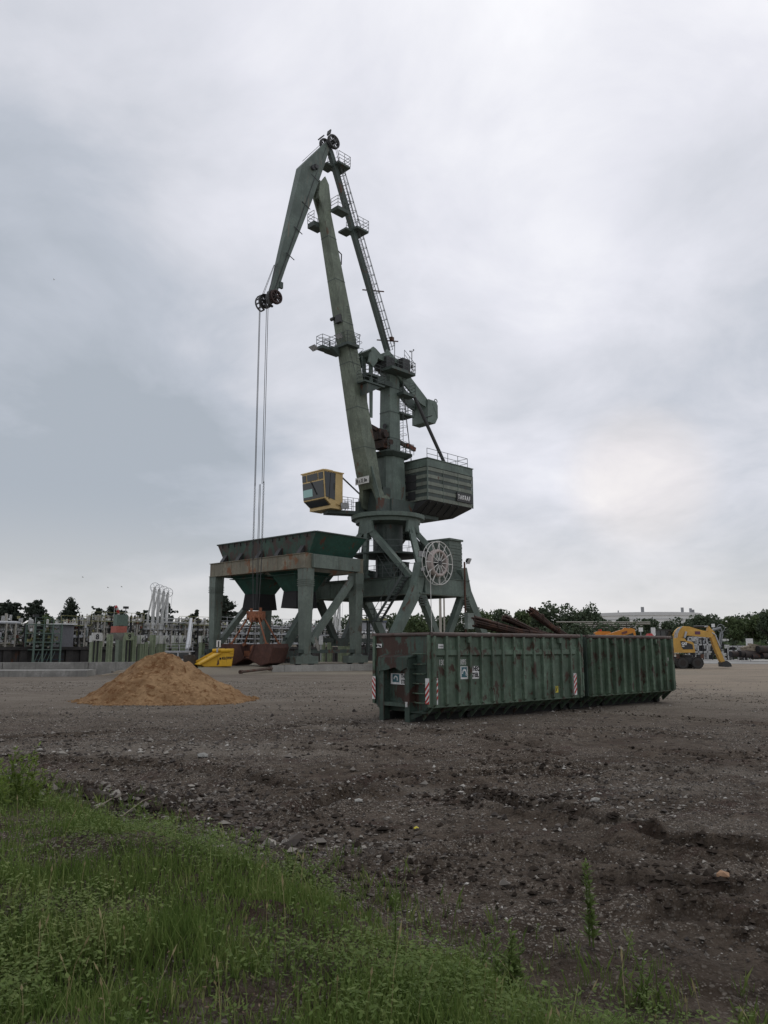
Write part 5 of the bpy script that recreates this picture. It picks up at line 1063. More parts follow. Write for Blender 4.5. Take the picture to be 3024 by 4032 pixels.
p=at(2573,2504,40.); t=thing('marker_post','plain white slab post sticking up behind far end of second container','post',(p.x,40.,0)); MB().b2((-.1,-.05,0),(.1,.05,at(0,2471,40.).z)).build('panel',M_white,t); MB().b2((-.15,-.1,0),(.15,.1,.12)).build('foot',M_conc,t)
p=at(2548,2504,38.); t=thing('compact_machine','small black machine with red hood barely showing over second container','machine',(p.x,38.,0)); MB().b2((-.35,-.4,.3),(.3,.4,2.55)).build('body',M_steel,t); MB().loft([[P(a*.16+.12,b*.2,2.55) for a,b in ((-1,-1),(1,-1),(1,1),(-1,1))],[P(a*.08+.12,b*.12,2.68) for a,b in ((-1,-1),(1,-1),(1,1),(-1,1))]]).build('hood',M_red,t); MB().path([P(.25,-.3,2.5),P(.35,-.3,2.62),P(.4,-.3,2.5)],.02,5).build('hose',M_black,t)
# ================================================================== FAR BANK: jetty, pipe racks, loading arms
def gp_(t,n,z): return CC+UR*t+NL*n+ZV*z
def tpx(px,n): return ongrid(px,2546,n)[0]
def zpx(px,py,n): return ongrid(px,py,n)[1]
def frame_thing(name,label,cat,t,n,z=0,group=None):
    p=gp_(t,n,z); return thing(name,label,cat,p,PHI,group)            # local x along rails, y away over the water
# quay wall of the far bank
t0_,t1_=tpx(-350,40),62
m=MB(); 
k=t0_; i=0
while k<t1_:
    dpt=.22 if i%2 else 0; a=gp_(k,39.4+dpt,0); b=gp_(k+.85,39.4+dpt,0); m.beam(a-ZV*.6,b-ZV*.6,.9,4.6); k+=.9; i+=1
m.beam(gp_(t0_,39.6,1.85),gp_(t1_,39.6,1.85),1.6,.35); tag(m.build('far_quay_wall',M_brown),'dark brown sheet pile wall of the far quay across the basin','quay wall')
VAL=[M_pipe,M_pipeb,M_oliv,M_grn,M_white,M_rustred]
def rack(label,px0,px1,n,levels,ztop,npipe,posts,name='pipe_rack',bits=60,railz=None,olive=False,green=False):
    t0,t1=tpx(px0,n),tpx(px1,n); r=frame_thing(name,label,'pipe rack',t0,n,1.9); L=t1-t0
    for k in range(posts):
        x=L*k/(posts-1); m=MB().beam(P(x,0,0),P(x,0,ztop-1.9),.16,.16); m.beam(P(x,2.4,0),P(x,2.4,ztop-1.9),.16,.16)
        for z in levels: m.beam(P(x,0,z-1.9-.16),P(x,2.4,z-1.9-.16),.14,.16)
        m.build('frame',M_grn if green else (M_dkstruct if k%3==0 else M_pipeb),r)
    rs=random.Random(len(label)*7+int(px0+500))
    for k in range(npipe):
        z=rs.choice(levels)-1.9; y=rs.uniform(.1,2.2); rd=rs.choice((.06,.09,.09,.14,.2)); xa=rs.uniform(0,L*.35); xb=rs.uniform(L*.6,L)
        m=MB().tube(P(xa,y,z+rd),P(xb,y,z+rd),rd,7)
        if rs.random()<.5: m.tube(P(xb,y,z+rd),P(xb,y,z+rd+rs.uniform(.4,1.2)),rd,7)
        if rs.random()<.5: m.tube(P(xa,y,z+rd),P(xa,y,max(.1,z-rs.uniform(.4,1.2))),rd,7)
        m.build('pipe',rs.choice([M_pipe,M_pipe,M_pipeb,M_galv,M_offw,M_dkstruct]),r)
    if bits:
        m=MB()
        for k in range(bits):
            x=rs.uniform(0,L); y=rs.uniform(-.1,2); z=rs.choice(levels)-1.9+rs.uniform(-.2,.9); s=rs.uniform(.07,.30); mi=rs.choice((0,0,0,1,1,1,2,3,4,4,6)) if rs.random()>.035 else 5
            if rs.random()<.55: m.box(P(x,y,z),(s,s,s*rs.uniform(.6,1.8)),m=mi)
            else: m.tube(P(x,y,z-s*1.6),P(x,y,z+s*1.6),s*.22,6,m=mi)
        kind(m.build('valve_gear',VAL+[M_dkstruct],r),'stuff')
    for z in ([railz] if railz else []):
        m=MB(); m.railing([P(0,-.1,z-1.9),P(L,-.1,z-1.9)],1.1,.035,1.8,2); m.beam(P(0,.5,z-1.95),P(L,.5,z-1.95),1.2,.08); m.build('walkway',M_oliv if olive else M_galv,r)
    return r
N1=42.0
rack('low tangle of grey pipes and looped lines at left frame edge across the basin',-260,128,N1,[2.3,3.0,3.8,4.6],4.8,52,11,bits=420)
rack('pipe rack with olive railings between the green scaffold tower and the mast',232,352,N1,[2.3,3.1,3.9,4.5],5.4,34,6,bits=260,railz=4.7,olive=True)
rack('taller pipe rack with yellowish platform left of the white loading arms',352,560,N1,[2.4,3.3,4.2,5.2],6.1,50,9,bits=460,railz=5.3,olive=True)
rack('pipe rack with valves under the white loading arms',560,700,N1,[2.4,3.3,4.2],5.2,36,6,bits=380,railz=4.4)
rack('pipe rack with olive gangway right of the loading arms',700,850,N1,[2.4,3.3,4.2,5.0],6.0,40,7,bits=400,railz=5.1,olive=True)
rack('broad pipe rack with white horizontal lines behind the hopper legs and grab',850,1300,N1,[2.3,3.1,3.9,4.7],5.2,80,14,bits=900,railz=5.2)
rack('low pipe rack behind the crane portal legs',1330,1560,N1+2,[2.3,3.3,4.3],4.6,30,8,bits=200)
# long white handrail lines behind the hopper
t0,t1=tpx(845,40.3),tpx(1400,40.3); r=frame_thing('jetty_railing','long galvanised railing with three white rails behind the rusty grab','railing',t0,40.3,1.9)
for z in (.55,1.25,1.95,2.9): MB().tube(P(0,0,z),P(t1-t0,0,z),.06,6).build('rail',M_galv,r)
for k in range(13): MB().tube(P((t1-t0)*k/12,0,0),P((t1-t0)*k/12,0,2.9),.05,6).build('post',M_galv,r)
# green scaffold stair tower
t0,t1=tpx(133,37.5),tpx(238,37.5); L=t1-t0; r=frame_thing('scaffold_tower','green steel access tower with dark lower bracing over the left basin','tower',t0,37.5,-.4)
for x in (0,L*.33,L*.66,L): 
    for y in (0,2.2): MB().beam(P(x,y,0),P(x,y,5.0),.18,.18).build('post',M_grn,r)
for z in (.3,1.0,1.6): MB().beam(P(0,0,z),P(L*1.15,0,z),.08,.08).build('brace',flat('navy_steel',(.03,.045,.065),.7),r)
for z in (2.15,3.0,4.0,5.0): 
    m=MB().b2((-.1,-.1,z-.1),(L+.1,2.3,z)); m.railing([P(0,0,z),P(L,0,z)],.75,.03,1.2,2); m.build('landing',M_grn,r)
for k in range(5): MB().beam(P(L*.15*k,-.05,.3),P(L*.15*(k+1.3),-.05,1.9),.06,.06).build('brace',M_grn,r)
m=MB(); rs=random.Random(5)
for k in range(60): s=rs.uniform(.1,.35); m.box(P(rs.uniform(0,L),rs.uniform(.3,2),rs.uniform(2.3,4.6)),(s,s,s*1.3),m=rs.choice((0,1,2,3,6)))
kind(m.build('valve_gear',VAL+[M_dkstruct],r),'stuff')
# vessels, stacks and white bits on the left
for (px,py0,py1,wpx,lab,mat) in ((115,2437,2480,18,'short grey vertical vessel among the left pipes',M_pipe),(146,2447,2478,11,'pale upright cylinder next to the green scaffold tower',M_offw),(180,2438,2474,9,'thin white capped vent pipe over the green scaffold tower',M_offw)):
    n=43.2; t=tpx(px,n); z0,z1=zpx(px,py1,n),zpx(px,py0,n); Yv=gp_(t,n,0).y; rd=wpx/2*Yv/3076; r=frame_thing('process_vessel',lab,'vessel',t,n,1.9)
    MB().lathe((0,0,0),[(rd,z0-1.9),(rd,z1-1.9-rd*.6),(rd*.6,z1-1.9-rd*.15),(0.001,z1-1.9)],14).build('shell',mat,r); MB().tube((0,0,0),(0,0,z0-1.9),rd*.6,10).build('skirt',M_dkstruct,r)
n=41.0; t=tpx(228,n); t2=tpx(293,n); z=zpx(260,2458,n); r=frame_thing('shelter','grey cabin with thin white roof left of the mooring columns','shelter',t,n,1.9); MB().b2((-.1,-.2,z-1.95),(t2-t+.1,2.6,z-1.8)).build('roof',M_white,r); MB().b2((.1,.2,0),(t2-t-.1,2.4,z-1.97)).build('wall',flat('shelter_grey',(.17,.17,.18),.7),r)
# mooring columns at our side of the basin (pale green steel)
NB=13.5
def column(px0,px1,pytop,label,cap=None,num=None,n=NB,rib=True,grp='pale green mooring columns'):
    t0,t1=tpx(px0,n),tpx(px1,n); px=(px0+px1)/2; z=zpx(px,pytop,n); wv=abs(t1-t0); r=frame_thing('mooring_column',label,'column',(t0+t1)/2,n,-3.,grp)
    h=z+3; wb=max(.28,wv*.86-.42)
    m=MB().b2((-wb/2,-.25,0),(wb/2,.25,h)); m.b2((-wb/2-.05,-.3,0),(-wb/2+.07,-.2,h)); m.b2((wb/2-.07,-.3,0),(wb/2+.05,-.2,h))
    if rib:
        for k in range(12): m.b2((-wb/2+.1,-.3,.6+k*.55),(wb/2-.1,-.24,.66+k*.55)) if .66+k*.55<h else None
    m.build('shaft',M_pile,r)
    if cap: MB().b2((-wb/2-.04,-.33,h-cap),(wb/2+.04,.3,h+.02)).build('white_cap',M_offw,r)
    if num: text('number',num,.62,P(0,-.36,h-.62),P(1,0,0),ZV,M_ink,r,.01,align='CENTER',xs=.9,bold=.01)
    return r
column(356,371,2503,'leftmost pale green column, left of the plate numbered 8',.55); column(381,396,2500,'pale green column just right of the plate numbered 8',.55)
column(416,442,2498,'broad ribbed green column left of the red hopper top',None)
column(486,501,2506,'narrow green column just left of the plate numbered 9'); column(514,531,2503,'narrow green column just right of the plate numbered 9')
column(542,564,2502,'green column with white cap numbered 6 left of the sand heap peak',.75,'6'); column(567,574,2528,'short thin green strip column beside the white capped column numbered 6',rib=False)
column(588,609,2500,'plain green column without cap directly behind the sand heap peak'); column(617,635,2503,'green column with blank white cap right of the sand heap peak',.75)
column(641,658,2503,'green column with white cap numbered 6 above the sand heap right shoulder',.75,'6'); column(680,694,2503,'slim green column with white capped 6 left of the leaning grey pole',.7,'6'); column(709,724,2503,'slim green column with white capped 6 touching the leaning grey pole',.7,'6')
column(787,799,2505,'slim green column with white 6 beside left hopper leg',.6,'6')
for i,(a,b,py) in enumerate(((1262,1277,2512),(1288,1306,2512),(1330,1350,2520),(1352,1376,2524),(1398,1412,2512))):
    column(a,b,py,'pale green column seen between the hopper right legs, number %s from left'%['one','two','three','four','five'][i],num={3:'44'}.get(i))
for px,py,lab,num in ((380,2505,'white plate numbered 8 between two pale green columns','8'),(507,2504,'grey plate numbered 9 between two narrow green columns','9'),(1440,2508,'white plate numbered 11 by left container edge','11')):
    n=NB-.5; t=tpx(px,n); z=zpx(px,py,n); r=frame_thing('number_plate',lab,'number plate',t,n,-3); MB().b2((-.45,-.05,z+2.62),(.45,.05,z+3.3)).build('plate',M_offw if num!='9' else M_pile,r); MB().b2((-.22,.05,0),(-.12,.12,z+3)).build('post',M_dkstruct,r); MB().b2((.12,.05,0),(.22,.12,z+3)).build('post',M_dkstruct,r); text('number',num,.62,P(0,-.07,z+2.74),P(1,0,0),ZV,M_ink,r,.01,align='CENTER',bold=.012)
n=NB+1; t=tpx(465,n); r=frame_thing('feed_cone','grey cone on slim column topped by faded red box among the green columns','hopper',t,n,-3); zt2=zpx(465,2492,n)+3; zc=zpx(465,2513,n)+3; zr=zpx(465,2468,n)+3
m=MB().loft([[P(a*.2+.15,b*.3,zc-.2) for a,b in ((-1,-1),(1,-1),(1,1),(-1,1))],[P(a*.65,b*.6,zt2) for a,b in ((-1,-1),(1,-1),(1,1),(-1,1))]]); m.build('cone',M_conc,r); MB().b2((-.1,-.3,0),(.5,.3,zc-.1)).build('shaft',flat('pale_green_grey',(.20,.235,.18),.8),r); m=MB().b2((-.55,-.5,zt2+.02),(.5,.5,zt2+.6)); m.b2((-.3,-.4,zt2+.6),(.45,.4,zr)); m.build('red_box',flat('faded_red',(.40,.13,.10),.8),r)
MB().b2((-.4,-.25,zr+.1),(.7,.4,zr+1.1)).build('green_top',M_grn,r)
# marine loading arms
def loading_arm(px,pytop,label,n,grp,zb=1.9,sc=1.):
    t=tpx(px,n); z=zpx(px,pytop,n)-zb; r=frame_thing('marine_loader',label,'loading arm',t,n,zb,grp)
    MB().tube((0,0,0),(0,0,z*.36),.24,10).build('riser',M_white,r)
    m=MB().tube((0,0,z*.3),(.12,0,z*.93),.17,10); m.tube((.3,.1,z*.2),(.22,.1,z*.9),.12,8); m.build('inboard_arm',M_white,r)
    m=MB().tube((.0,-.2,z*.93),(-.75,-.2,z*.52),.12,8); m.tube((-.75,-.2,z*.52),(-.85,-.2,z*.34),.16,8); m.build('outboard_arm',M_offw,r)
    m=MB().ring((.1,-.1,z*.93),.62,P(.5,1,0),.035,22,5)
    for k in range(6): a=k*math.pi/3; m.tube((.1,-.1,z*.93),(.1+.6*math.cos(a)*.9,-.1-.3*math.cos(a),z*.93+.6*math.sin(a)),.02,4)
    m.build('sheave_wheel',M_galv,r)
    m=MB(); 
    for o in (-.55,.62): m.tube((.1+o,-.15,z*.93),(.1+o*.5,-.15,z*.3),.02,4)
    m.build('balance_cable',M_galv,r)
    m=MB().b2((-.5,-.4,z*.2),(.1,.2,z*.38)); m.b2((-.3,-.3,z*.05),(.6,.3,z*.18)); m.build('counterweight',M_white,r); return r
for px,py,lab in ((594,2294,'leftmost tallest of the four white loading arms'),(613,2302,'second of the four white loading arms from the left'),(631,2309,'third of the four white loading arms from the left'),(648,2316,'rightmost shortest of the four white loading arms')): loading_arm(px,py,lab+' on the far jetty',42.6,'white loading arms in a row')
for px,py,lab in ((1335,2330,'taller white loading arm seen between the hopper right legs'),(1318,2372,'shorter white loading arm leaning seen through the hopper right brace')): loading_arm(px,py,lab,46,'white loading arms behind the hopper')
n=41.5; ta,tb,tc_=tpx(636,n),tpx(752,n),tpx(735,n); r=frame_thing('gangway','white horizontal gangway with long sloping grey leg right of the loading arms','gangway',ta,n,1.9); za=zpx(690,2436,n)-1.9; L=tb-ta
m=MB().beam(P(0,0,za),P(L,0,za),.2,.14); m.beam(P(0,0,za-.5),P(L,0,za-.5),.2,.14); m.build('boom',M_offw,r); zf=zpx(735,2558,n-24)-1.9
pa=P(L-.2,0,za); qv=gp_(tpx(737,18),18,zpx(737,2560,18)); q=Matrix.Rotation(-PHI,3,'Z')@(qv-r.location); MB().tube(pa,q,.2,8).build('leg',M_galv,r); MB().tube(pa+P(.3,0,-.5),q+P(.3,0,.3),.06,6).build('stay',M_galv,r)
# small white harbour cabin with blue barrel
p=at(702,2600,66.); t=thing('work_cabin','small white cabin with grey windows and railing behind sand heap','cabin',(p.x,66,.3),R(10)); w2=.98
MB().b2((-w2,-.6,0),(w2,.6,at(0,2566,66).z-.3)).build('wall',M_white,t); MB().b2((-w2+.1,-.63,.75),(-.05,-.6,1.25)).build('window',M_glass,t); MB().b2((.05,-.63,.75),(w2-.1,-.6,1.25)).build('window',M_glass,t); MB().b2((-w2-.1,-.7,1.32),(w2+.3,.7,1.4)).build('roof',M_galv,t)
m=MB().railing([P(-w2,-.65,1.4),P(w2+.2,-.65,1.4)],.5,.025,1,2); m.build('railing',M_galv,t)
p=at(688,2592,65.0); tag(MB().lathe((0,0,0),[(.26,0),(.29,.1),(.26,.3),(.29,.5),(.26,.75),(.27,.9),(.2,.92)],16).build('barrel',flat('blue_plastic',(.02,.06,.28),.4),None,(p.x,65.0,.35)),'blue plastic barrel beside small white cabin','barrel')
# windsock, lamp posts
def lamp(px,pytop,n,label):
    t=tpx(px,n); z=zpx(px,pytop,n)-1.9; r=frame_thing('lamp_post',label,'lamp post',t,n,1.9); MB().tube((0,0,0),(0,0,z),.06,8).build('pole',M_galv,r); MB().b2((-.3,-.2,z-.05),(.3,.2,z+.25)).build('lamp_head',M_steel,r)
lamp(487,2395,42,'thin lamp post right of the windsock on the left jetty'); lamp(132,2428,42,'thin lamp post above the far left pipes'); lamp(778,2450,42,'short lamp post beside the left hopper leg')
t=tpx(442,42); z=zpx(442,2388,42)-1.9; r=frame_thing('windsock','drooping red and white windsock on mast over the left pipe racks','windsock',t,42,1.9); MB().tube((0,0,0),(0,0,z),.05,8).build('mast',M_galv,r)
m=MB()
for k in range(5): m.tube((.1+.16*k,0,z-.02*k-.09*k*k),(.1+.16*(k+1),0,z-.02*(k+1)-.09*(k+1)**2),.24-.03*k,10,r2=.21-.03*k,m=k%2)
m.build('sock',[M_red,M_offw],r)
# grey jetty bits at right: light gantry, pipe stack
GY_=125.
p=at(2790,2588,GY_); g=thing('lattice_gantry','light grey lattice gantry with raised boom behind the excavator arm','gantry',(p.x,GY_,0.2),0); q=lambda px,py,y=0: P(at(px,py,GY_).x-p.x,y,at(px,py,GY_).z-.2)
for a,b,rd in (((2762,2588),(2764,2490),.14),((2778,2588),(2782,2488),.14),((2826,2580),(2838,2490),.14),((2845,2500),(2830,2580),.12),((2780,2488),(2838,2472),.2),((2725,2505),(2838,2472),.12),((2838,2472),(2846,2500),.1)): MB().tube(q(*a),q(*b),rd,7).build('member',M_pipe,g)
m=MB()
for k in range(9): a=q(2826-(k%2)*0+k*.8,2580-k*10); b=q(2843-k*.2,2576-k*10); m.tube(a,b,.06,5)
m.ring(q(2838,2474),.6,(0,1,0),.05,20,5); m.build('lattice',M_pipe,g)
rs=random.Random(12); m=MB()
for k in range(120):
    px=rs.uniform(2715,2860); py=rs.uniform(2512,2584); s=rs.uniform(.1,.5); m.box(q(px,py,rs.uniform(-2,4)),(s,s,s*rs.uniform(.6,2)),m=rs.choice((0,0,1,1,2,1)))
kind(m.build('machinery',[M_galv,M_dkstruct,M_offw],g),'stuff')
for px0,px1,py0,py1,lab in ((2715,2800,2510,2586,'dark open steel frame under the lattice gantry behind the excavator'),(2868,2960,2545,2580,'low grey clutter of frames behind the stacked pipes')):
    a=at(px0,py1,118); b=at(px1,py0,118); t=thing('steel_frame',lab,'steel frame',(a.x,118,.1)); L=b.x-a.x; h=b.z-.1
    for k in range(6): MB().beam(P(L*k/5,0,0),P(L*k/5,0,h),.16,.16).build('post',M_dkstruct if k%2 else M_pipe,t)
    for z in (.35*h,.68*h,h): MB().beam(P(0,0,z),P(L,0,z),.16,.2).build('beam',M_pipe,t)
    m=MB(); rs=random.Random(px0)
    for k in range(60): s=rs.uniform(.15,.6); m.box(P(rs.uniform(0,L),rs.uniform(0,2),rs.uniform(0,h)),(s,s,s),m=rs.choice((0,1,1,2)))
    kind(m.build('clutter',[M_pipe,M_dkstruct,M_offw],t),'stuff')
for i,(px,py,d,mat) in enumerate(((2877,2576,.42,0),(2912,2574,.46,0),(2930,2578,.42,0),(2984,2556,.48,0),(3000,2582,.4,1),(2960,2585,.34,1))):
    c=at(px,py,108); m=MB().tube(c,c+Vector((7.5,2.5,0)),d,16); m.tube(c-Vector((.02,.006,0)),c+Vector((.01,.004,0)),d*.86,16,m=1)
    tag(m.build('stored_pipe',[paint('stored_pipe_dark',(.045,.038,.034),.85,.4,1),M_ink]),'dark steel pipe end in the pile at right frame edge','pipe','stored pipes at the right')
for q_,(px,py,tl) in enumerate(((2938,2562,-.25),(2962,2553,.2))):
    c=at(px,py,109); m=MB(); rot=Matrix.Rotation(tl,3,'Y')
    for k in range(5): m.box(c+rot@Vector((0,-.02,-.5+k*.25)),(1.05,.9,.2),rot=rot)
    for k in (-.5,0,.5): m.box(c+rot@Vector((k,-.5,0)),(.1,.08,1.2),rot=rot)
    tag(m.build('wooden_crate',M_wood),['pale slatted crate leaning left on the pipe pile','pale slatted crate leaning right on top of the pipe pile'][q_],'crate')
for px,py,Y,lab in ((2951,2528,112,'white sign board above the pipe pile'),(2808,2463,150,'tiny white board against dark trees above the excavator arm'),(2523,2479,120,'tiny white sign post beyond the second container')):
    a=at(px,py,Y); t=thing('white_board',lab,'sign',(a.x,Y,0)); s=.5 if Y<115 else .32; MB().b2((-s,-.04,a.z-s),(s,.04,a.z+s)).build('panel',M_white,t); MB().b2((-.05,.04,0),(.05,.1,a.z)).build('post',M_galv,t)
for i,px in enumerate((2710,2797)):
    a=at(px,2582,130); t=thing('equipment_cart',['small pale cart on the apron left of the excavator arm','small pale cart on the apron close to the excavator arm'][i],'cart',(a.x,130,0)); MB().b2((-.9,-.6,.35),(.9,.6,.7)).build('bed',M_steel,t); MB().b2((-.9,-.6,1.5),(.9,.6,1.75)).build('canopy',M_offw,t)
    for x_ in (-.6,.6): MB().tube((x_,-.55,.3),(x_,.55,.3),.3,10).build('wheel',M_offw,t); MB().tube((x_,0,.7),(x_,0,1.5),.05,5).build('post',M_steel,t)
for o_ in g.children:
    if o_.name.startswith(('member','lattice')): o_.data.materials[0]=flat('gantry_grey',(.24,.25,.255),.6)
# storage tank and pipelines
Yt=360; zt3=at(0,2410,Yt).z; xt=at(2600,2410,Yt).x; tk=thing('storage_tank','huge white cylindrical storage tank with thin rim beyond the right trees','tank',(xt,Yt+27,0))
MB().lathe((0,0,0),[(28,0),(28,zt3-1.5)],72).build('shell',M_tank,tk); MB().lathe((0,0,0),[(28.35,zt3-1.5),(28.35,zt3),(28,zt3+.05)],72,smooth=False).build('rim',flat('tank_rim',(.6,.61,.6),.7),tk)
m=MB(); m.lathe((0,0,0),[(28.15,zt3-3.3),(28.15,zt3-3.0)],72,smooth=False); m.build('stiffener',flat('tank_ring',(.5,.51,.51),.7),tk)
for px,h,w_ in ((2525,2.4,1.2),(2685,2.2,1.),(2727,2.0,.9),(2738,1.4,1.4),(2443,1.0,.3)):
    xx=at(px,2410,Yt+3).x-xt; yy=-math.sqrt(max(1,27.5**2-xx*xx)); MB().b2((xx-w_/2,yy,zt3-.3),(xx+w_/2,yy+1,zt3+h)).build('vent',flat('vent_grey',(.3,.31,.32),.7),tk)
for i,(py,Y,a,b) in enumerate(((2449,215,2190,2560),(2456,216,2260,2560),(2463,217,2280,2530),(2471,218,2290,2530))):
    p0,p1=at(a,py,Y),at(b,py+1,Y); t=thing('pipeline',['topmost','second','third','lowest'][i]+' of the pale horizontal pipelines below the storage tank','pipeline',(p0.x,Y,0),0,'pale pipelines below the tank'); MB().tube(P(0,0,p0.z),P(p1.x-p0.x,0,p1.z),.15,8).build('pipe',M_pipeb,t)
    for k in (1,2,3): MB().beam(P((p1.x-p0.x)*k/4,.3,0),P((p1.x-p0.x)*k/4,.3,p0.z),.14,.14).build('support',M_dkstruct,t)
t0,t1=1380,2080
p0,p1=at(1560,2494,190),at(1930,2494,190); t=thing('pipeline','long pale pipeline seen under the crane portal in front of the trees','pipeline',(p0.x,190,0)); MB().tube(P(0,0,p0.z),P(p1.x-p0.x,0,p1.z),.2,8).build('pipe',M_offw,t)
for k in range(7): MB().beam(P((p1.x-p0.x)*k/6,.3,0),P((p1.x-p0.x)*k/6,.3,p0.z),.2,.2).build('support',M_pipe,t)
p0=at(1425,2470,150); t=thing('office_block','low pale building with yellow top edge seen through the crane legs','building',(p0.x,150,1.9)); z=at(0,2436,150).z-1.9; MB().b2((0,0,0),(4.6,5,z-.7)).build('wall',flat('building_grey',(.30,.31,.33),.7),t); MB().b2((-.2,-.2,z-.7),(4.8,5.2,z-.35)).build('parapet',flat('roof_blue',(.10,.12,.16),.7),t); MB().b2((-.2,-.2,z-.35),(4.8,5.2,z)).build('roof_edge',M_oliv,t)
for k in range(4): MB().b2((.4+k*1.1,-.03,z*.3),(1.1+k*1.1,0.0,z*.6)).build('window',M_glass,t)
for px,Y in ((1733,170),(1748,171)):
    a=at(px,2345,Y); tag(MB().tube((0,0,0),(0,0,a.z),.28 if px<1740 else .18,8).build('tall_mast',M_pipeb,None,(a.x,Y,0)),'brown chimney mast seen under the crane cable reel' if px<1740 else 'thinner grey mast right of the brown one under the cable reel','mast')
# ================================================================== TREES
LEAF_D=leafmat('foliage_dark',[(.042,.060,.042),(.075,.10,.06),(.12,.15,.09)],.2)
LEAF_M=leafmat('foliage_mid',[(.05,.074,.036),(.088,.122,.055),(.14,.17,.085)],.2)
LEAF_P=leafmat('pine_needles',[(.028,.038,.032),(.045,.058,.044),(.07,.085,.06)],.1)
def leafcloud(C,Rd,n,size,rng):
    """n leaf-clump quads filling ellipsoid lobes: C (k,3) centres, Rd (k,3) radii"""
    wts=(Rd[:,0]*Rd[:,1]*Rd[:,2])**.8; k=rng.choice(len(C),n,p=wts/wts.sum()); d=rng.normal(size=(n,3)); d/=np.linalg.norm(d,axis=1)[:,None]; q=rng.uniform(.35,1.08,n)**.5
    p=C[k]+d*Rd[k]*q[:,None]; a=rng.normal(size=(n,3))+d*.3; a/=np.linalg.norm(a,axis=1)[:,None]; b=np.cross(a,rng.normal(size=(n,3))); b/=np.linalg.norm(b,axis=1)[:,None]
    s=size*rng.uniform(.5,1.3,n)[:,None]; v=np.stack([p-a*s,p+b*s*.7+a*s*.1,p+a*s,p-b*s*.6],1).reshape(-1,3); f=np.arange(4*n).reshape(n,4); return v,f
def tree(name,label,pos,h,wd,mat,seed,cat='tree',n=2600,trunk=.35,lob=14,size=None,group=None,squash=.42,lift=.58):
    rng=np.random.default_rng(seed); t=thing(name,label,cat,pos,0,group)
    th=h*trunk; m=MB(); m.tube((0,0,-.2),(0,0,th),.035*h,8,r2=.024*h); m.tube((0,0,th),(.02*h,0,h*.8),.024*h,7,r2=.008*h)
    for k in range(6):
        a=rng.uniform(0,6.28); z=rng.uniform(.5,1.2)*th; m.tube((0,0,z),(wd*.33*math.cos(a),wd*.33*math.sin(a),z+h*.25),.012*h,6,r2=.004*h)
    m.build('trunk',M_bark,t)
    d=rng.normal(size=(lob,3)); d/=np.linalg.norm(d,axis=1)[:,None]; q=rng.uniform(.3,.85,lob)[:,None]; C=np.array([0,0,h*lift])+d*q*np.array([wd*.42,wd*.42,h*squash]); rr0=rng.uniform(.16,.34,lob)[:,None]; Rd=rr0*np.array([wd*.8,wd*.8,min(h,wd)*.7])
    C[:,2]=np.minimum(C[:,2],h-Rd[:,2]); v,f=leafcloud(C,Rd,n,size or .05*h,rng); npmesh('crown',v,f,mat,t); return t
def pine(name,label,pos,h,wd,seed,tiers=9,conic=True,bare=.25,group=None):
    rng=np.random.default_rng(seed); t=thing(name,label,'tree',pos,0,group); MB().tube((0,0,-.2),(0,0,h*.97),.028*h,8,r2=.006*h).build('trunk',M_bark,t); V=[];Fc=[];o=0; m=MB()
    for k in range(tiers):
        u=k/(tiers-1); z=h*(bare+(1-bare-.03)*u); r=wd/2*((1-u)**.8 if conic else (1-.75*abs(u-.35)**1.2))*rng.uniform(.75,1.1)+.04*wd
        nb_=int(5+r*2.2)
        for j in range(nb_):
            z=h*(bare+(1-bare-.03)*u)+rng.normal(0,.022 if conic else .05)*h; a=rng.uniform(0,6.28); rl=r*rng.uniform(.45,1.12); tip=np.array([rl*math.cos(a),rl*math.sin(a),z-(.12 if conic else -.28)*rl+rng.normal(0,.02)*h]); m.tube((0,0,z),tuple(tip),.008*h,4,r2=.003*h)
            nn=14; s=rng.uniform(.3,1.05,nn)[:,None]; p=np.array([0,0,z])*(1-s)+tip*s+rng.normal(size=(nn,3))*np.array([.06,.06,.03])*wd*.6; C=p; v,f=leafcloud(C,np.full((nn,3),.045*wd)*np.array([1.3,1.3,.9]),nn*5,.030*h,rng); V.append(v); Fc.append(f+o); o+=len(v)
    v,f=leafcloud(np.array([[0,0,h*.96]]),np.array([[.03*wd,.03*wd,.05*h]]),40,.02*h,rng); V.append(v); Fc.append(f+o)
    m.build('branch_set',M_bark,t); npmesh('crown',np.concatenate(V),np.concatenate(Fc),LEAF_P,t); return t
def ground_h(Y): return 1.9
for i,(px,py,wpx,Y,conic,lab) in enumerate(((14,2383,62,172,False,'dark pine cut by left frame edge'),(60,2385,56,174,False,'dark round topped pine second from left'),(140,2380,70,170,False,'broad dark pine left of the layered fir'),
        (281,2370,84,165,True,'tall layered fir with pointed top on the left skyline'),(385,2408,44,168,False,'leaning sparse pine left of the windsock'),(455,2400,66,172,False,'flat topped pine behind the windsock'),(660,2388,48,175,False,'dark pine right of the white loading arms'),(565,2416,40,176,False,'small dark pine just left of the white loading arms'),
        (770,2410,34,165,False,'small rounded pine left of the hopper leg'),(893,2372,64,172,False,'bushy dark pine framed by the left hopper leg and brace'))):
    top=at(px,py,Y); pine('fir_tree' if conic else 'pine_tree',lab,(top.x,Y,1.9),top.z-1.9,wpx*Y/3076*(2.0 if conic else 1.6),100+i,tiers=11 if conic else 8,conic=conic,bare=.12 if conic else .35)
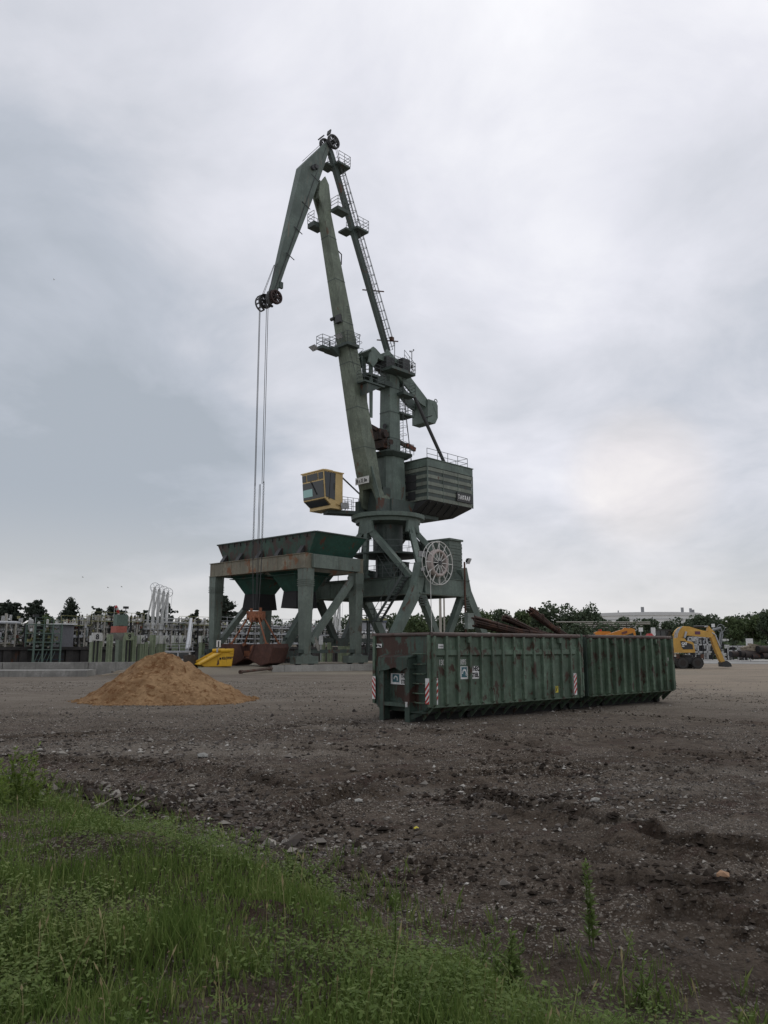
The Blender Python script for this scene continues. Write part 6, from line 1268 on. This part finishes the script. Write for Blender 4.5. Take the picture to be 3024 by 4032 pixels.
for i,(px,py,wpx,Y,lab,mt) in enumerate(((188,2416,74,160,'mid green rounded tree between the broad pine and the layered fir',LEAF_M),(105,2432,50,162,'low green bush tree behind the far left vessels',LEAF_M),(345,2432,50,163,'low green tree right of the layered fir',LEAF_M),(610,2424,60,180,'low tree behind the white loading arms',LEAF_D),
        (2150,2368,150,228,'large broad tree left of the double hump behind the first container',LEAF_D),(2300,2362,165,226,'largest broad dark tree just left of the white tank',LEAF_D),(2375,2420,70,220,'smaller tree at right foot of the largest dark tree',LEAF_D),(2465,2424,80,222,'round isolated tree in front of the white tank',LEAF_D),
        (2560,2420,90,224,'first broad tree of the belt under the tank, right of the round one',LEAF_D),(2640,2428,95,222,'tree of the belt directly above the excavator cab',LEAF_D),(2735,2424,90,218,'tree of the belt above the excavator boom',LEAF_D),(2810,2402,120,215,'tall dome shaped tree above the excavator arm',LEAF_D),
        (2890,2418,90,205,'paler green tree right of the dome shaped tree',LEAF_M),(2960,2404,100,212,'airy topped tree near right frame edge',LEAF_M),(3030,2396,110,200,'dark tree cut by right frame edge',LEAF_D),
        (1300,2428,80,210,'tree behind the hopper right legs',LEAF_D),(1490,2420,110,215,'tree seen through the crane portal left legs',LEAF_D),(1650,2410,130,214,'tree seen below the crane cable reel',LEAF_M),(1760,2408,120,216,'tree seen between the crane right legs',LEAF_D),(1900,2392,110,218,'tree right of the crane right leg',LEAF_M),(1990,2398,120,220,'tree above the lowest rebar bundle',LEAF_D),(2060,2404,100,222,'tree above left end of the steepest rebar bundle',LEAF_M))):
    top=at(px,py,Y); z0=1.9 if px<1000 else .5; h=top.z-z0; wd=wpx*Y/3076; tree('broadleaf_tree',lab,(top.x,Y,z0),h,wd*1.12,mt,200+i,n=2600 if wpx>75 else 1500,trunk=.3,size=.26+.012*h,lob=20 if wpx>100 else 13)
# woodland mass filling in behind and below (stuff)
rng=np.random.default_rng(5); C=[];Rd=[]
for px,py in [(840,2450),(960,2452),(1040,2440),(1100,2436),(1180,2436),(1240,2440),(1330,2438),(1400,2432),(1460,2430),(1530,2430),(1600,2426),(1700,2424),(1800,2420),(1860,2412),(1930,2410),(2000,2414),(2080,2412),(2130,2400),(2230,2400),(2330,2420),(2400,2452),(2470,2450),(2540,2448),(2600,2444),(2680,2446),(2760,2436),(2830,2430),(2900,2440),(2960,2430),(3030,2426),(3100,2420),(3200,2415),(3300,2420)]:
    p=at(px,py,232); 
    for k in range(5): C.append((p.x+rng.normal(0,2.2),232+rng.normal(0,4),p.z*rng.uniform(.25,.85))); Rd.append((3.6,3,p.z*.24+.6))
for px in range(1300,3300,55):
    p=at(px,2500,196); C.append((p.x+rng.normal(0,1),196+rng.normal(0,3),1.6)); Rd.append((3.4,2,2.3*rng.uniform(.7,1.3)))
for px in range(2130,2600,22):
    p=at(px,2494+rng.normal(0,12),206); C.append((p.x,206+rng.normal(0,1.5),p.z)); Rd.append((2.2,1.5,2.0*rng.uniform(.6,1.3)))
for px in range(-320,900,30): C.append((at(px,2530,188).x,188+rng.normal(0,2),2.6)); Rd.append((3,2,1.8))
for px in range(-300,900,34): C.append((at(px,2480,182).x+rng.normal(0,1),182+rng.normal(0,4),rng.uniform(4.2,5.6))); Rd.append((3.4,2.2,3.6*rng.uniform(.8,1.12)))
v,f=leafcloud(np.array(C),np.array(Rd),66000,.48,rng); kind(npmesh('woodland',v,f,LEAF_D),'stuff')
C=[];Rd=[]
for px in list(range(2150,2560,30))+list(range(2830,3300,30)):
    Y=150 if px<2600 else 128; p=at(px,2520,Y); C.append((p.x,Y+rng.normal(0,3),.9)); Rd.append((2.2,2,1.7*rng.uniform(.6,1.3)))
v,f=leafcloud(np.array(C),np.array(Rd),5000,.3,rng); kind(npmesh('undergrowth',v,f,LEAF_M),'stuff')
# ================================================================== GRASS BANK
rng=np.random.default_rng(11)
def bankpts(n,lo=.03,pw=1.):
    r_=3.2*np.exp(rng.uniform(0,1.72,n)); u_=rng.uniform(-.72,.72,n); X=(r_+.6)*u_; Y=r_; b=bankf(X,Y); k=rng.random(n)<np.clip((b-lo)*3.2,0,1)**pw; return X[k],Y[k],b[k]
def grassmat():
    m,t,b=newmat('meadow_grass'); g=t.nodes.new('ShaderNodeNewGeometry'); pos=g.outputs['Position']; r=t.nodes.new('ShaderNodeValToRGB'); el=r.color_ramp.elements
    el[0].color=(.055,.088,.02,1); el[1].color=(.34,.33,.15,1); el[1].position=1.
    for p,c in ((.3,(.090,.142,.034)),(.6,(.135,.190,.050)),(.84,(.20,.24,.08))): x=el.new(p); x.color=c+(1,)
    a=t.nodes.new('ShaderNodeMath'); a.operation='MULTIPLY_ADD'; a.inputs[1].default_value=.55; t.links.new(g.outputs['Random Per Island'],a.inputs[0])
    nn=t.nodes.new('ShaderNodeMath'); nn.operation='MULTIPLY_ADD'; nn.inputs[1].default_value=1.7; nn.inputs[2].default_value=-.6; t.links.new(tnoise(t,pos,2.2,6,.7),nn.inputs[0]); t.links.new(nn.outputs[0],a.inputs[2]); t.links.new(a.outputs[0],r.inputs[0])
    t.links.new(r.outputs[0],b.inputs['Base Color']); b.inputs['Roughness'].default_value=.6; b.inputs['Specular IOR Level'].default_value=.08
    tr=t.nodes.new('ShaderNodeBsdfTranslucent'); t.links.new(r.outputs[0],tr.inputs[0]); ms=t.nodes.new('ShaderNodeMixShader'); ms.inputs[0].default_value=.3; t.links.new(b.outputs[0],ms.inputs[1]); t.links.new(tr.outputs[0],ms.inputs[2]); t.links.new(ms.outputs[0],t.nodes['Material Output'].inputs[0]); return m
M_grass=grassmat()
X,Y,B=bankpts(400000); cl=fbm(X*1.6,Y*1.6,3,71); k=rng.random(len(X))<np.clip(.72+1.1*cl,.2,1); X,Y,cl=X[k],Y[k],cl[k]
k2=rng.random(len(X))<.9; X,Y,cl=X[k2],Y[k2],cl[k2]
n=len(X); Z=height(X,Y)-.02; Hh=np.clip(rng.lognormal(-2.6,.45,n)*(1+.9*cl+.5*fbm(X*.6,Y*.6,2,73)),.035,.30); wv=rng.uniform(.0016,.0042,n)*(1+.05*Y); az=rng.uniform(0,6.28,n); lean=rng.uniform(.05,.55,n)*Hh; laz=az+rng.normal(0,.8,n)+1.57
sx,sy=np.cos(az)*wv,np.sin(az)*wv; lx,ly=np.cos(laz)*lean,np.sin(laz)*lean
def row(f,hf_,w_): return np.stack([X+lx*f-sx*w_,Y+ly*f-sy*w_,Z+Hh*hf_],-1),np.stack([X+lx*f+sx*w_,Y+ly*f+sy*w_,Z+Hh*hf_],-1)
a0,a1=row(0,0,1); b0,b1=row(.3,.5,.85); c0,c1=row(1,.93,.12); V=np.stack([a0,a1,b1,b0,c1,c0],1).reshape(-1,3); o=6*np.arange(n)[:,None]; Fq=np.concatenate([o+np.array([[0,1,2,3]]),o+np.array([[3,2,4,5]])])
kind(npmesh('grass',V,Fq,M_grass),'stuff')
# low leafy weeds between the blades
LEAF_W=leafmat('weed_leaf',[(.062,.098,.024),(.115,.165,.044),(.19,.225,.08)],.3)
X,Y,B=bankpts(11000,.02); cl=fbm(X*1.1+9,Y*1.1,3,81); k=rng.random(len(X))<np.clip(.45+1.8*cl,.04,1); X,Y=X[k],Y[k]; V=[];o=0
nl_=26; n=len(X); hh=rng.uniform(.05,.24,n); px_=np.repeat(X,nl_)+rng.normal(0,.06,n*nl_); py_=np.repeat(Y,nl_)+rng.normal(0,.06,n*nl_); pz=np.repeat(height(X,Y),nl_)+np.repeat(hh,nl_)*rng.uniform(.1,1.1,n*nl_)
p=np.stack([px_,py_,pz],-1); N_=len(p); az=rng.uniform(0,6.28,N_); tl=rng.uniform(-.3,.6,N_); s=rng.uniform(.006,.019,N_)[:,None]; a=np.stack([np.cos(az)*np.cos(tl),np.sin(az)*np.cos(tl),np.sin(tl)],-1); b=np.stack([-np.sin(az),np.cos(az),rng.uniform(-.4,.4,N_)],-1)
v=np.stack([p-a*s,p+b*s*.55,p+a*s,p-b*s*.55],1).reshape(-1,3); kind(npmesh('ground_weeds',v,np.arange(4*N_).reshape(N_,4),LEAF_W),'stuff')
# sparse seedlings and grass tufts on the bare soil near the toe
X=rng.uniform(-5,2.6,7000); Y=rng.uniform(3.6,12,7000); dt=Y-np.interp(X,TX,TY); k=(dt>-.2)&(rng.random(7000)<np.exp(-np.clip(dt,0,9)/.3)*.7); X,Y=X[k],Y[k]; nb2=9; n=len(X)*nb2
px_=np.repeat(X,nb2)+rng.normal(0,.025,n); py_=np.repeat(Y,nb2)+rng.normal(0,.025,n); Z=np.repeat(height(X,Y),nb2); Hh=np.clip(rng.lognormal(-2.5,.45,n),.03,.2); az=rng.uniform(0,6.28,n); wv=.0019; dx,dy=np.cos(az),np.sin(az); l=rng.uniform(.1,.5,n)*Hh
V=np.stack([np.stack([px_-dy*wv,py_+dx*wv,Z],-1),np.stack([px_+dy*wv,py_-dx*wv,Z],-1),np.stack([px_+dx*l*.4+dy*wv*.8,py_+dy*l*.4-dx*wv*.8,Z+Hh*.6],-1),np.stack([px_+dx*l,py_+dy*l,Z+Hh],-1)],1).reshape(-1,3); kind(npmesh('grass_tufts',V,np.arange(4*n).reshape(n,4),M_grass),'stuff')
X,Y,B=bankpts(550,.05); n=len(X); Z=height(X,Y); Hh=np.clip(rng.lognormal(-1.55,.35,n),.1,.42); az=rng.uniform(0,6.28,n); l=rng.uniform(.1,.6,n)*Hh; dx,dy=np.cos(az),np.sin(az); wv=.0014
base=np.stack([X,Y,Z],-1); mid=np.stack([X+dx*l*.35,Y+dy*l*.35,Z+Hh*.6],-1); tip=np.stack([X+dx*l,Y+dy*l,Z+Hh],-1); sdv=np.stack([-dy,dx,0*dx],-1)
q1=np.stack([base-sdv*wv,base+sdv*wv,mid+sdv*wv,mid-sdv*wv],1); q2=np.stack([mid-sdv*wv,mid+sdv*wv,tip+sdv*wv*.6,tip-sdv*wv*.6],1); hd=tip-mid; q3=np.stack([tip-hd*.35,tip-hd*.15+sdv*.006,tip+hd*.12,tip-hd*.15-sdv*.006],1)
V=np.concatenate([q1,q2,q3],0).reshape(-1,3); kind(npmesh('dry_seed_stems',V,np.arange(len(V)).reshape(-1,4),leafmat('straw',[(.20,.17,.09),(.30,.25,.13),(.36,.31,.18)],.3)),'stuff')
X,Y,B=bankpts(9000,.02); k=fbm(X*1.3+3,Y*1.3,3,83)>-.05; X,Y=X[k],Y[k]; n=len(X); Z=height(X,Y)+rng.uniform(.01,.06,n); az=rng.uniform(0,6.28,n); s_=rng.uniform(.006,.015,n)[:,None]; a=np.stack([np.cos(az),np.sin(az),rng.normal(0,.35,n)],-1); b=np.stack([-np.sin(az),np.cos(az),rng.normal(0,.3,n)],-1); p=np.stack([X,Y,Z],-1)
V=np.stack([p-a*s_,p+b*s_*.4,p+a*s_,p-b*s_*.4],1).reshape(-1,3); kind(npmesh('leaf_litter',V,np.arange(4*n).reshape(n,4),leafmat('litter',[(.07,.05,.03),(.14,.10,.06),(.26,.21,.14)],.0)),'stuff')
# individual weeds
def weed(px,py,h,wd,label,seed,stems=1,leaf=.03,nlf=90,group=None,mat=None,name='weed_plant'):
    rg=np.random.default_rng(seed); p=g0(px,py,-.02); t=thing(name,label,'weed',p,0,group); m=MB(); P_=[];D_=[]
    for k in range(stems):
        a=rg.uniform(0,6.28); ln=rg.uniform(.02,.3)*wd; ht=h*rg.uniform(.7,1.); b=Vector((rg.normal(0,wd*.12),rg.normal(0,wd*.12),0)); mid=b+Vector((ln*.3*math.cos(a),ln*.3*math.sin(a),ht*.5)); tip=b+Vector((ln*math.cos(a)*1.4,ln*math.sin(a)*1.4,ht)); m.tube(b,mid,.005+.003*h,5,r2=.004); m.tube(mid,tip,.004,5,r2=.0015)
        q=rg.uniform(.12,1.,nlf//stems); 
        for qq in q:
            c=b.lerp(mid,qq*2) if qq<.5 else mid.lerp(tip,qq*2-1); P_.append(c); az=rg.uniform(0,6.28); D_.append((az,rg.uniform(-.1,.9),leaf*rg.uniform(.6,1.3)*(1.15-.6*qq)))
    m.build('stem',LEAF_W,t); V=[]
    for c,(az,tl,s) in zip(P_,D_):
        d=Vector((math.cos(az)*math.cos(tl),math.sin(az)*math.cos(tl),math.sin(tl))); sd_=Vector((-math.sin(az),math.cos(az),.2)); V+= [c,c+d*s*1.0+sd_*s*.32,c+d*s*2.1,c+d*s*1.0-sd_*s*.32]
    npmesh('leaves',np.array([tuple(v) for v in V]),np.arange(len(V)).reshape(-1,4),mat or LEAF_W,t); return t
weed(40,3360,.62,.7,'tall leafy bush weed at left frame edge beside the dark earth',31,10,.045,620,mat=leafmat('bush_leaf',[(.10,.15,.03),(.18,.25,.055),(.26,.31,.085)],.3)); weed(110,3385,.42,.4,'smaller upright leafy weed just right of the tall bush weed',32,6,.04,260,mat=MATS['bush_leaf'])
weed(2335,3745,.58,.10,'lone upright leafy stalk standing on bare soil right of centre',33,2,.036,260); weed(2110,3720,.16,.05,'tiny seedling stalk left of the lone tall stalk',34,1,.016,20)
weed(2530,3960,.34,.5,'sprawling yellow flowered weed at lower right bank edge',35,5,.03,140); weed(1560,3980,.5,.2,'slim tall weed spike in the lower centre grass',36,1,.025,60); weed(250,3300,.3,.5,'bright yellow green leafy clump in the left grass',37,8,.035,260,mat=leafmat('weed_bright',[(.07,.11,.02),(.12,.17,.035),(.16,.20,.05)],.3)); weed(540,3230,.25,.1,'small pale seedling on dark earth right of the left weeds',38,1,.02,16)
weed(830,3960,.55,.15,'slim seeding weed in front lower left grass',39,1,.02,50); weed(1980,3950,.4,.5,'dense broadleaf weed clump in the lower right grass',40,10,.035,380); weed(1180,3560,.3,.5,'bluish leafy thistle like clump near bank crest',41,8,.035,240)
# a few far gulls
for i,(px,py) in enumerate(((326,2273),(425,2314),(479,2311),(213,1102))):
    p=at(px,py,230); m=MB().loft([[p+Vector((x_,r_*math.cos(a),r_*math.sin(a))) for a in [k*math.pi/3 for k in range(6)]] for x_,r_ in ((-.25,.01),(-.1,.07),(.1,.08),(.25,.04),(.32,.01))]); m.add([p+Vector((-.08,0,.02)),p+Vector((.12,0,.02)),p+Vector((.05,-.5,.22)),p+Vector((-.1,-.55,.2))],[(0,1,2,3)]); m.add([p+Vector((-.08,0,.02)),p+Vector((.12,0,.02)),p+Vector((.05,.5,.22)),p+Vector((-.1,.55,.2))],[(3,2,1,0)])
    tag(m.build('gull',M_pipe),'tiny grey gull flying in the sky','bird','gulls over the basin')
